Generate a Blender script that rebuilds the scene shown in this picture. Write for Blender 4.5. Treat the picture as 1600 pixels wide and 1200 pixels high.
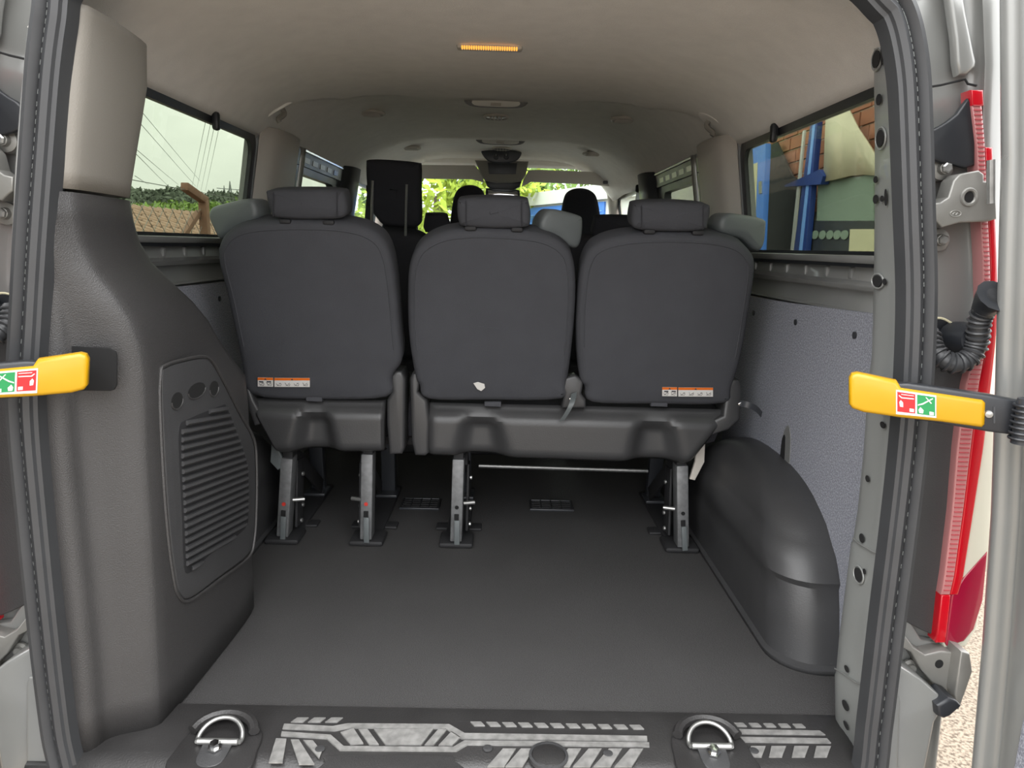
import bpy, bmesh, math, random
from mathutils import Vector, Matrix
from mathutils.bvhtree import BVHTree
random.seed(7)
for o in list(bpy.data.objects): bpy.data.objects.remove(o)
SC = bpy.context.scene
COL = SC.collection
V = Vector
# ------------------------------------------------------------------ camera
F = 1110.0; VPX, VPY = 788.0, 385.0; ROLL = 0.028
CAM = V((0.045, -1.40, 0.92))
dY = V(((VPX-800)/F, (600-VPY)/F, -1.0)).normalized()
dX = V((math.cos(ROLL), -math.sin(ROLL), 0.0)); dX = (dX - dX.dot(dY)*dY).normalized()
dZ = dX.cross(dY)
ROT = Matrix((dX, dY, dZ))
cd = bpy.data.cameras.new('camera'); cam = bpy.data.objects.new('camera', cd); COL.objects.link(cam)
cd.sensor_width = 36.0; cd.sensor_fit = 'HORIZONTAL'; cd.lens = F/1600*36.0; cd.clip_start = 0.02; cd.clip_end = 500
cam.matrix_world = Matrix.Translation(CAM) @ ROT.to_4x4()
SC.camera = cam
# ------------------------------------------------------------------ sky and exposure
w = bpy.data.worlds.new('overcast_sky'); SC.world = w; w.use_nodes = True
nt = w.node_tree; nt.nodes.clear()
out = nt.nodes.new('ShaderNodeOutputWorld'); bg = nt.nodes.new('ShaderNodeBackground')
tc = nt.nodes.new('ShaderNodeTexCoord'); mp = nt.nodes.new('ShaderNodeMapping'); nz = nt.nodes.new('ShaderNodeTexNoise'); cr = nt.nodes.new('ShaderNodeValToRGB')
mp.inputs['Scale'].default_value = (1, 1, 2.6)
nz.inputs['Scale'].default_value = 2.3; nz.inputs['Detail'].default_value = 6; nz.inputs['Roughness'].default_value = 0.55
cr.color_ramp.elements[0].position = 0.32; cr.color_ramp.elements[0].color = (0.76, 0.765, 0.77, 1)
cr.color_ramp.elements[1].position = 0.66; cr.color_ramp.elements[1].color = (1.0, 1.0, 1.0, 1)
nt.links.new(tc.outputs['Generated'], mp.inputs[0]); nt.links.new(mp.outputs[0], nz.inputs[0])
nt.links.new(nz.outputs[0], cr.inputs[0])
# standard overcast sky: three times brighter overhead than at the horizon
sx = nt.nodes.new('ShaderNodeSeparateXYZ'); mr = nt.nodes.new('ShaderNodeMapRange'); vm = nt.nodes.new('ShaderNodeVectorMath'); vm.operation = 'SCALE'
mr.inputs[1].default_value = 0.0; mr.inputs[2].default_value = 1.0; mr.inputs[3].default_value = 1/3; mr.inputs[4].default_value = 1.0
nt.links.new(tc.outputs['Generated'], sx.inputs[0]); nt.links.new(sx.outputs[2], mr.inputs[0]); nt.links.new(cr.outputs[0], vm.inputs[0]); nt.links.new(mr.outputs[0], vm.inputs['Scale'])
nt.links.new(vm.outputs[0], bg.inputs[0]); nt.links.new(bg.outputs[0], out.inputs[0])
bg.inputs[1].default_value = 2.0
SC.view_settings.view_transform = 'Standard'; SC.view_settings.look = 'None'
SC.view_settings.gamma = 1.0; SC.view_settings.use_curve_mapping = False
SC.view_settings.exposure = 2.3
SC.cycles.diffuse_bounces = 8; SC.cycles.max_bounces = 14; SC.cycles.transparent_max_bounces = 16

# ------------------------------------------------------------------ pixel helpers (a direction only; depth comes from the surface touched)
def ray(px, py):
    return (ROT @ V(((px-800)/F, (600-py)/F, -1.0))).normalized()
def onP(px, py, o, n):
    d = ray(px, py); return CAM + d*((o-CAM).dot(n)/d.dot(n))
def onY(px, py, Y): return onP(px, py, V((0, Y, 0)), V((0, 1, 0)))
def onX(px, py, X): return onP(px, py, V((X, 0, 0)), V((1, 0, 0)))
def onZ(px, py, Z): return onP(px, py, V((0, 0, Z)), V((0, 0, 1)))
RS = -0.12   # the door opening lies this far behind the seal plane first assumed
def onR(px, py, Y): return onY(px, py, Y+RS)
def FR(Y): return FY(Y+RS)
class Fr:
    def __init__(s, o, n, up=(0, 0, 1)):
        s.o = V(o); s.n = V(n).normalized(); up = V(up)
        s.v = (up - up.dot(s.n)*s.n).normalized(); s.u = s.v.cross(s.n)
    def uv(s, px, py):
        p = onP(px, py, s.o, s.n) - s.o; return (p.dot(s.u), p.dot(s.v))
    def p(s, u, v, n=0.0): return s.o + s.u*u + s.v*v + s.n*n
    def px(s, px, py, n=0.0): a = s.uv(px, py); return s.p(a[0], a[1], n)
def FY(Y): return Fr((0, Y, 0), (0, -1, 0))
def FZ(Z): return Fr((0, 0, Z), (0, 0, 1), (0, 1, 0))

# ------------------------------------------------------------------ materials
def lin(c):
    r = []
    for x in c[:3]:
        x /= 255.0
        r.append(x/12.92 if x <= 0.04045 else ((x+0.055)/1.055)**2.4)
    return tuple(r)+(1.0,)
MATS = {}
def mat(name, rgb, rough=0.6, metal=0.0, bump=0.0, bscale=200, var=0.0, vscale=8, spec=0.5, speck=None, emit=0.0, coat=0.0, scratch=0.0):
    m = bpy.data.materials.new(name); m.use_nodes = True; MATS[name] = m
    n = m.node_tree; b = n.nodes['Principled BSDF']; L = n.links.new
    b.inputs['Base Color'].default_value = lin(rgb); b.inputs['Roughness'].default_value = rough
    b.inputs['Metallic'].default_value = metal; b.inputs['Specular IOR Level'].default_value = spec
    b.inputs['Coat Weight'].default_value = coat
    if emit: b.inputs['Emission Color'].default_value = lin(rgb); b.inputs['Emission Strength'].default_value = emit
    t = n.nodes.new('ShaderNodeTexCoord')
    col = None
    if var or speck or scratch:
        col = n.nodes.new('ShaderNodeRGB'); col.outputs[0].default_value = lin(rgb); col = col.outputs[0]
    if var:
        z = n.nodes.new('ShaderNodeTexNoise'); z.inputs['Scale'].default_value = vscale; z.inputs['Detail'].default_value = 5; L(t.outputs['Object'], z.inputs[0])
        r = n.nodes.new('ShaderNodeMapRange'); r.inputs[1].default_value = 0.3; r.inputs[2].default_value = 0.7; r.inputs[3].default_value = 1-var; r.inputs[4].default_value = 1+var; L(z.outputs[0], r.inputs[0])
        x = n.nodes.new('ShaderNodeVectorMath'); x.operation = 'SCALE'; L(col, x.inputs[0]); L(r.outputs[0], x.inputs['Scale']); col = x.outputs[0]
        r2 = n.nodes.new('ShaderNodeMapRange'); r2.inputs[3].default_value = max(0.05, rough-0.1); r2.inputs[4].default_value = min(1, rough+0.1); L(z.outputs[0], r2.inputs[0]); L(r2.outputs[0], b.inputs['Roughness'])
    if speck:
        z = n.nodes.new('ShaderNodeTexNoise'); z.inputs['Scale'].default_value = speck[1]; z.inputs['Detail'].default_value = 2; L(t.outputs['Object'], z.inputs[0])
        r = n.nodes.new('ShaderNodeMapRange'); r.inputs[1].default_value = 0.42; r.inputs[2].default_value = 0.66; L(z.outputs[0], r.inputs[0])
        x = n.nodes.new('ShaderNodeMix'); x.data_type = 'RGBA'; x.inputs[7].default_value = lin(speck[0]); L(r.outputs[0], x.inputs[0]); L(col, x.inputs[6]); col = x.outputs[2]
    if scratch:
        mpn = n.nodes.new('ShaderNodeMapping'); mpn.inputs['Scale'].default_value = (3, 30, 9); mpn.inputs['Rotation'].default_value = (0.3, 0.5, 0.7); L(t.outputs['Object'], mpn.inputs[0])
        z = n.nodes.new('ShaderNodeTexNoise'); z.inputs['Scale'].default_value = 9; z.inputs['Detail'].default_value = 7; z.inputs['Roughness'].default_value = 0.7; L(mpn.outputs[0], z.inputs[0])
        r = n.nodes.new('ShaderNodeMapRange'); r.inputs[1].default_value = 0.64; r.inputs[2].default_value = 0.72; r.inputs[4].default_value = scratch; L(z.outputs[0], r.inputs[0])
        x = n.nodes.new('ShaderNodeMix'); x.data_type = 'RGBA'; x.inputs[7].default_value = (0.55, 0.55, 0.53, 1); L(r.outputs[0], x.inputs[0]); L(col, x.inputs[6]); col = x.outputs[2]
    if col is not None: L(col, b.inputs['Base Color'])
    if bump:
        z = n.nodes.new('ShaderNodeTexNoise'); z.inputs['Scale'].default_value = bscale; z.inputs['Detail'].default_value = 3; L(t.outputs['Object'], z.inputs[0])
        k = n.nodes.new('ShaderNodeBump'); k.inputs['Strength'].default_value = bump; k.inputs['Distance'].default_value = 0.002; L(z.outputs[0], k.inputs['Height']); L(k.outputs[0], b.inputs['Normal'])
    return m
def glassmat(name, tint, refl=0.06):
    m = bpy.data.materials.new(name); m.use_nodes = True; MATS[name] = m
    n = m.node_tree; n.nodes.clear(); o = n.nodes.new('ShaderNodeOutputMaterial')
    t = n.nodes.new('ShaderNodeBsdfTransparent'); t.inputs[0].default_value = tint
    g = n.nodes.new('ShaderNodeBsdfGlossy'); g.inputs['Roughness'].default_value = 0.01
    x = n.nodes.new('ShaderNodeMixShader'); f = n.nodes.new('ShaderNodeLayerWeight'); f.inputs[0].default_value = 0.25
    pw = n.nodes.new('ShaderNodeMath'); pw.operation = 'POWER'; pw.inputs[1].default_value = 4.0; ml = n.nodes.new('ShaderNodeMath'); ml.operation = 'MULTIPLY_ADD'; ml.inputs[1].default_value = 0.30; ml.inputs[2].default_value = refl*0.5
    n.links.new(f.outputs['Facing'], pw.inputs[0]); n.links.new(pw.outputs[0], ml.inputs[0]); n.links.new(ml.outputs[0], x.inputs[0]); n.links.new(t.outputs[0], x.inputs[1]); n.links.new(g.outputs[0], x.inputs[2]); n.links.new(x.outputs[0], o.inputs[0])
    return m
mat('trim_dark', (57, 56, 56), 0.42, bump=0.6, bscale=560, var=0.06, vscale=5)
mat('trim_black', (60, 60, 61), 0.42, bump=0.3, bscale=420, var=0.08, vscale=6)
mat('cover_black', (56, 56, 57), 0.40, bump=0.15, bscale=300, var=0.06)
mat('arch_black', (58, 58, 59), 0.40, bump=0.15, bscale=300, var=0.08, scratch=0.12)
mat('black_matte', (30, 30, 32), 0.7)
mat('deep_black', (10, 10, 11), 0.9)
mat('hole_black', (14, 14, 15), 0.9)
mat('trim_beige', (132, 128, 121), 0.6, bump=0.25, bscale=350)
mat('headliner', (240, 236, 231), 0.95, bump=0.5, bscale=500, var=0.03, vscale=20, spec=0.1)
mat('visor_beige', (200, 195, 188), 0.9, spec=0.1)
mat('fabric', (70, 71, 75), 0.95, bump=0.6, bscale=900, var=0.05, vscale=12, spec=0.15)
mat('fabric_black', (58, 58, 62), 0.95, bump=0.5, bscale=900, spec=0.12)
mat('floor_vinyl', (60, 59, 59), 0.62, bump=0.9, bscale=380, var=0.07, vscale=6, speck=((76, 75, 75), 500), spec=0.35)
mat('carpet', (124, 126, 135), 0.95, bump=0.9, bscale=450, speck=((160, 162, 170), 260), spec=0.1)
mat('silver_paint', (140, 141, 139), 0.32, metal=0.35, var=0.03, coat=0.3)
mat('pillar_paint', (144, 146, 144), 0.38, metal=0.25, var=0.05, coat=0.2, scratch=0.35)
mat('wall_paint', (132, 133, 132), 0.4, metal=0.3, var=0.06, coat=0.2)
mat('pillar_cover', (186, 180, 172), 0.5, var=0.03)
mat('rubber', (56, 57, 59), 0.45, var=0.06, vscale=14)
mat('rubber_black', (34, 36, 40), 0.38)
mat('frame_dark', (52, 54, 58), 0.35, var=0.05)
mat('steel', (170, 170, 168), 0.35, metal=0.85, var=0.12, vscale=60)
mat('leg_grey', (116, 117, 118), 0.5, metal=0.5, var=0.2, vscale=60)
mat('chrome', (210, 210, 210), 0.15, metal=1.0)
mat('cast_alu', (138, 137, 133), 0.42, metal=0.45, var=0.06, vscale=30)
mat('yellow', (180, 136, 3), 0.38, var=0.04, vscale=18, coat=0.1)
mat('label_white', (205, 203, 199), 0.5)
mat('label_red', (180, 26, 30), 0.45)
mat('label_green', (20, 126, 68), 0.45)
mat('label_orange', (215, 105, 24), 0.5)
mat('label_ink', (60, 58, 62), 0.6)
mat('mark_red', (190, 50, 40), 0.5)
mat('guide_grey', (88, 93, 94), 0.5, bump=0.2, bscale=400)
mat('tread_worn', (122, 121, 119), 0.5, var=0.28, vscale=60, scratch=0.3)
mat('sill_black', (46, 45, 45), 0.38, bump=0.3, bscale=300, var=0.12, vscale=12, scratch=0.08)
mat('lens_red', (180, 10, 28), 0.12, coat=0.5)
mat('lens_dark_red', (140, 12, 46), 0.12, coat=0.5)
mat('lens_pink', (176, 118, 118), 0.2, coat=0.5)
mat('lens_clear', (206, 204, 188), 0.18, coat=0.5)
mat('lens_rib', (168, 76, 82), 0.2, coat=0.4)
mat('chrome_soft', (150, 150, 150), 0.3, metal=0.2)
mat('led_amber', (255, 176, 70), 0.3, emit=0.25)
mat('lamp_lens', (240, 238, 232), 0.25)
mat('mirror', (220, 222, 224), 0.03, metal=1.0)
mat('dash', (48, 49, 52), 0.6)
mat('asphalt', (128, 117, 103), 0.9, bump=1.0, bscale=90, var=0.12, vscale=3, speck=((74, 63, 52), 90))
mat('brown_post', (122, 92, 76), 0.9, var=0.12, vscale=20)
mat('roof_tile', (150, 122, 104), 0.9, var=0.15, vscale=9)
mat('leaf', (112, 136, 66), 0.85, var=0.3, vscale=1.3)
mat('leaf_dark', (84, 92, 78), 0.9, var=0.25, vscale=0.8)
mat('leaf_bright', (150, 166, 52), 0.8, var=0.3, vscale=1.5)
mat('wire', (120, 124, 122), 0.6)
mat('bark', (90, 78, 66), 0.9)
mat('blue_paint', (64, 116, 200), 0.5)
mat('blue_light', (120, 165, 235), 0.5)
mat('blue_dark', (34, 60, 130), 0.5)
mat('cladding', (190, 190, 186), 0.6)
mat('brick', (160, 104, 80), 0.9, var=0.18, vscale=10)
mat('mortar', (186, 178, 164), 0.95)
mat('pane_cream', (196, 190, 160), 0.4)
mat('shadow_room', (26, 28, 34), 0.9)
mat('panel_green', (120, 136, 124), 0.6)
mat('tarp', (196, 188, 164), 0.7, var=0.06)
glassmat('glass_tint', (0.47, 0.50, 0.44, 1))
glassmat('glass_clear', (0.90, 0.95, 0.92, 1))

# ------------------------------------------------------------------ mesh helpers
class M:
    def __init__(s): s.v = []; s.f = []
    def add(s, vs, fs):
        b = len(s.v); s.v += [V(x) for x in vs]; s.f += [tuple(i+b for i in f) for f in fs]; return s
    def join(s, o): return s.add(o.v, o.f)
    def mir(s):
        r = M(); r.v = [V((-x.x, x.y, x.z)) for x in s.v]; r.f = [tuple(reversed(f)) for f in s.f]; return r
def rings(m, rows, closed=True, cap0=True, cap1=True):
    n = len(rows[0]); b = len(m.v)
    for r in rows: m.v += [V(p) for p in r]
    for i in range(len(rows)-1):
        for j in range(n if closed else n-1):
            k = (j+1) % n
            m.f.append((b+i*n+j, b+i*n+k, b+(i+1)*n+k, b+(i+1)*n+j))
    if cap0: m.f.append(tuple(b+j for j in reversed(range(n))))
    if cap1: m.f.append(tuple(b+(len(rows)-1)*n+j for j in range(n)))
    return m
def loft(rows, thick=None):
    m = M(); rings(m, rows, False, False, False)
    return m
def catm(pts, n=4, closed=True):
    r = []; N = len(pts)
    for i in range(N if closed else N-1):
        P = [pts[(i+k-1) % N] if closed else pts[min(max(i+k-1, 0), N-1)] for k in range(4)]
        for s in range(n):
            t = s/n
            r.append(tuple(0.5*((2*P[1][d]) + (-P[0][d]+P[2][d])*t + (2*P[0][d]-5*P[1][d]+4*P[2][d]-P[3][d])*t*t + (-P[0][d]+3*P[1][d]-3*P[2][d]+P[3][d])*t**3) for d in range(len(P[0]))))
    if not closed: r.append(tuple(pts[-1]))
    return r
def chaik(pts, n=2):
    pts = [V(p) for p in pts]
    for _ in range(n):
        q = [pts[0]]
        for a, b in zip(pts, pts[1:]): q += [a*0.75+b*0.25, a*0.25+b*0.75]
        q.append(pts[-1]); pts = q
    return pts
def inset(uv, d):
    n = len(uv); r = []
    for i in range(n):
        a, b, c = V(uv[i-1]), V(uv[i]), V(uv[(i+1) % n])
        e = (b-a); g = (c-b)
        n1 = V((-e.y, e.x)).normalized() if e.length > 1e-9 else V((0, 0)); n2 = V((-g.y, g.x)).normalized() if g.length > 1e-9 else V((0, 0))
        k = (n1+n2); k = k/max(0.35, (1+n1.dot(n2))) if k.length > 1e-6 else n1
        r.append(tuple(b+k*d))
    return r
def ccw(uv):
    a = sum(uv[i-1][0]*uv[i][1]-uv[i][0]*uv[i-1][1] for i in range(len(uv)))
    return uv if a > 0 else list(reversed(uv))
def slabuv(uv, fr, thick, r=0.0, dome=0.0, m=None, n0=0.0):
    uv = ccw(uv); m = m or M(); L = []
    r = min(r, thick*0.49)
    def ring(u2, n): return [fr.p(a, b, n0+n) for a, b in u2]
    if r > 0:
        for k in range(4):
            a = k/3*math.pi/2; L.append(ring(inset(uv, r*(1-math.cos(a))), -thick+r-r*math.sin(a)) )
        L = list(reversed(L))
        for k in range(4):
            a = k/3*math.pi/2; L.append(ring(inset(uv, r*(1-math.cos(a))), -r+r*math.sin(a)))
    else:
        L = [ring(uv, -thick), ring(uv, 0)]
    if dome:
        top = inset(uv, r); cx = sum(a for a, b in top)/len(top); cy = sum(b for a, b in top)/len(top)
        for s in (0.85, 0.65, 0.4, 0.15):
            L.append(ring([(cx+(a-cx)*s, cy+(b-cy)*s) for a, b in top], dome*(1-s*s)))
    return rings(m, L)
def slab(pts, fr, thick, r=0.0, sm=0, dome=0.0, m=None, n0=0.0):
    uv = [fr.uv(*p) for p in pts]
    if sm: uv = catm(uv, sm)
    return slabuv(uv, fr, thick, r, dome, m, n0)
def rbox(c, d, r=0.0, rot=None, seg=2):
    bm = bmesh.new(); bmesh.ops.create_cube(bm, size=1.0)
    for v in bm.verts: v.co = V((v.co.x*d[0], v.co.y*d[1], v.co.z*d[2]))
    if r: bmesh.ops.bevel(bm, geom=bm.edges[:], offset=min(r, min(d)*0.49), segments=seg, affect='EDGES', profile=0.5)
    R = rot or Matrix.Identity(3); c = V(c)
    for v in bm.verts: v.co = R @ v.co + c
    m = M(); bm.verts.ensure_lookup_table(); bm.verts.index_update()
    m.v = [v.co.copy() for v in bm.verts]; m.f = [tuple(v.index for v in f.verts) for f in bm.faces]; bm.free(); return m
def bar(a, b, w, d, r=0.003, side=(1, 0, 0)):
    a, b = V(a), V(b); z = (b-a).normalized(); x = V(side); x = (x-x.dot(z)*z).normalized(); y = z.cross(x)
    return rbox((a+b)/2, (w, d, (b-a).length), r, Matrix((x, y, z)).transposed())
def tube(path, r, n=8, m=None, closed=False, rr=None):
    m = m or M(); path = [V(p) for p in path]; N = len(path); rows = []
    x = None
    for i in range(N):
        a = path[i-1] if (i > 0 or closed) else path[i]; b = path[(i+1) % N] if (i < N-1 or closed) else path[i]
        t = (b-a).normalized()
        if x is None:
            x = t.orthogonal().normalized()
        x = (x-x.dot(t)*t).normalized(); y = t.cross(x); q = rr[i] if rr else r
        rows.append([path[i]+x*math.cos(k*2*math.pi/n)*q+y*math.sin(k*2*math.pi/n)*q for k in range(n)])
    if closed:
        rows.append(rows[0]); return rings(m, rows, True, False, False)
    return rings(m, rows)
def sweepY(path, prof, closed=True):
    """path of 3D points in a plane Y=const; prof (a: along the in-plane outward normal, b: towards -Y)"""
    path = [V(p) for p in path]; N = len(path); rows = []
    for i in range(N):
        t = (path[(i+1) % N]-path[i-1]) if (closed or 0 < i < N-1) else (path[min(i+1, N-1)]-path[max(i-1, 0)])
        t = t.normalized(); nn = V((t.z, 0, -t.x)).normalized()
        rows.append([path[i]+nn*a+V((0, -b, 0)) for a, b in prof])
    m = M()
    if closed: rows.append(rows[0])
    return rings(m, rows, True, not closed, not closed)
def lathe(prof, o, ax, n=20):
    o = V(o); ax = V(ax).normalized(); x = ax.orthogonal().normalized(); y = ax.cross(x); m = M(); rows = []
    for rad, h in prof:
        rows.append([o+ax*h+(x*math.cos(2*math.pi*k/n)+y*math.sin(2*math.pi*k/n))*max(rad, 1e-4) for k in range(n)])
    return rings(m, rows)
def disc(o, ax, ru, rv, h, fr=None, n=20):
    ax = V(ax).normalized(); f = Fr(o, ax, (0, 0, 1) if abs(ax.z) < 0.9 else (0, 1, 0))
    return slabuv([(ru*math.cos(2*math.pi*k/n), rv*math.sin(2*math.pi*k/n)) for k in range(n)], f, h, 0, n0=h)

def bvh(m): return BVHTree.FromPolygons(m.v, m.f)
def hit(tree, px, py):
    for e in (0, 2, -2, 4, -4, 8, -8, 14, -14, 20, -20):
        d = ray(px+e, py); q, n, i, r = tree.ray_cast(CAM, d)
        if q is not None: break
    if n.dot(d) > 0: n = -n
    return q, n
# ------------------------------------------------------------------ object helpers
def _tag(o, label, cat, group, kind):
    if label: o['label'] = label
    if cat: o['category'] = cat
    if group: o['group'] = group
    if kind: o['kind'] = kind
def thing(name, loc, label=None, cat=None, group=None, kind=None):
    o = bpy.data.objects.new(name, None); COL.objects.link(o); o.location = loc; o.empty_display_size = 0.05
    _tag(o, label, cat, group, kind); return o
PW = {}
def obj(name, m, material, parent=None, label=None, cat=None, group=None, kind=None, mir=False, sharp=38, solid=0.0):
    if mir: m = m.mir()
    lo = [min(p[i] for p in m.v) for i in range(3)]; hi = [max(p[i] for p in m.v) for i in range(3)]
    org = V(((lo[0]+hi[0])/2, (lo[1]+hi[1])/2, lo[2]))
    me = bpy.data.meshes.new(name); me.from_pydata([tuple(p-org) for p in m.v], [], m.f)
    me.validate()
    bm = bmesh.new(); bm.from_mesh(me); bmesh.ops.recalc_face_normals(bm, faces=bm.faces[:]) if not solid else None; bm.to_mesh(me); bm.free()
    for p in me.polygons: p.use_smooth = True
    me.set_sharp_from_angle(angle=math.radians(sharp))
    me.materials.append(MATS[material])
    o = bpy.data.objects.new(name, me); COL.objects.link(o)
    PW[o.name] = org
    o.location = org - wloc(parent) if parent else org
    if parent: o.parent = parent
    if solid:
        s = o.modifiers.new('thickness', 'SOLIDIFY'); s.thickness = solid; s.offset = 1
    _tag(o, label, cat, group, kind); return o
def wloc(o):
    p = o.location.copy()
    while o.parent: o = o.parent; p += o.location
    return p
def piece(src, name, parent, wpos):
    o = src.copy(); COL.objects.link(o); o.name = name; o.parent = parent; o.location = V(wpos)-wloc(parent); return o
# =================================================================== SETTING
def smooth(a, b, x):
    t = min(1, max(0, (x-a)/(b-a))); return t*t*(3-2*t)
# ground outside
obj('ground', rbox((0, 6, -0.60), (60, 60, 0.1)), 'asphalt', label='speckled grey brown tarmac yard under the van', kind='structure')
# floor
obj('floor', rbox((0, 1.78, -0.02), (1.68, 3.82, 0.04), 0.0), 'floor_vinyl', label='dark grey vinyl load floor of the van', kind='structure')
# ceiling: headliner as one continuous thick surface
def ybow(x): return 1.28 - 0.10*smooth(0.25, 0.55, abs(x)) - max(0, abs(x)-0.53)*1.3
def ceil_z(x, Y):
    ax = abs(x); zc = 1.472
    prof = [(0, 0), (0.35, 0.006), (0.46, 0.022), (0.56, 0.055), (0.64, 0.10), (0.70, 0.15), (0.765, 0.230)]
    dz = 0
    for (x0, d0), (x1, d1) in zip(prof, prof[1:]):
        if ax >= x0: dz = d0+(d1-d0)*min(1, (ax-x0)/(x1-x0))
    k = max(0.0, 1-max(0, ax-0.5)/0.25)
    z = zc - dz - 0.036*k*(1-smooth(0, 0.025, Y-ybow(x)))
    z -= 0.018*k*smooth(2.2, 2.36, Y)*(1-smooth(2.40, 2.52, Y))
    z -= 0.045*(1-smooth(-0.20, 0.10, Y))*(0.35+0.65*k)
    z -= 0.02*smooth(2.9, 3.2, Y)
    return z
xs = [(-0.77+1.54*i/60) for i in range(61)]; ys = [-0.20+0.025*i for i in range(13)]+[0.16+0.06*i for i in range(12)]+[0.86+0.018*i for i in range(30)]+[1.42+0.06*i for i in range(32)]
def ceil_x(x, Y): return x*(1-0.05*smooth(2.5, 3.3, Y)-0.10*(1-smooth(-0.22, -0.05, Y)))
CM = loft([[(ceil_x(x, Y), Y, ceil_z(x, Y)) for x in xs] for Y in ys]); CT = bvh(CM)
ceiling = obj('ceiling', CM, 'headliner', label='beige moulded headliner lining the van roof', kind='structure', solid=0.012)
# outer roof skin
m = M(); rows = []
for Y in [-0.29, -0.2, 0.5, 1.5, 2.4, 3.3]:
    rows.append([V((x, Y, 1.60-0.10*(abs(x)/0.8)**3-0.05*smooth(2.2, 3.3, Y))) for x in [-0.81+0.0675*i for i in range(25)]])
roof = obj('roof', loft(rows), 'silver_paint', label='silver painted outer roof skin of the van', kind='structure', solid=-0.02)

# side walls
def TX(z):   # tumblehome of the inner wall above the belt
    return 0.80-(z-0.92)*0.16 if z > 0.92 else 0.80
def wallprism(y0, y1, z0, z1, thick=0.045, dx=0.0):
    a = TX(z0)+dx; b = TX(z1)+dx
    v = [(a, y0, z0), (a, y1, z0), (b, y1, z1), (b, y0, z1), (a+thick, y0, z0), (a+thick, y1, z0), (b+thick, y1, z1), (b+thick, y0, z1)]
    return M().add(v, [(0, 1, 2, 3), (7, 6, 5, 4), (0, 4, 5, 1), (1, 5, 6, 2), (2, 6, 7, 3), (3, 7, 4, 0)])
def rrect_yz(y0, y1, z0, z1, r=0.04, n=5):
    c = []
    for cy, cz, a0 in ((y1-r, z1-r, 0), (y0+r, z1-r, 90), (y0+r, z0+r, 180), (y1-r, z0+r, 270)):
        for k in range(n+1):
            a = math.radians(a0+90*k/n); c.append((cy+r*math.cos(a), cz+r*math.sin(a)))
    return c
def frame_band(y0, y1, z0, z1, w, t, dx, r=0.05):
    """a rounded band round a window opening lying on the leaning wall"""
    o = rrect_yz(y0, y1, z0, z1, r); i = rrect_yz(y0+w, y1-w, z0+w, z1-w, max(0.012, r-w*0.5)); m = M()
    def P(c, d): return [V((TX(b)+dx+d, a, b)) for a, b in c]
    rows = [P(o, 0.0), P(o, -t), P(i, -t), P(i, 0.0)]; rows.append(rows[0])
    return rings(m, rows, True, False, False)
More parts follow.
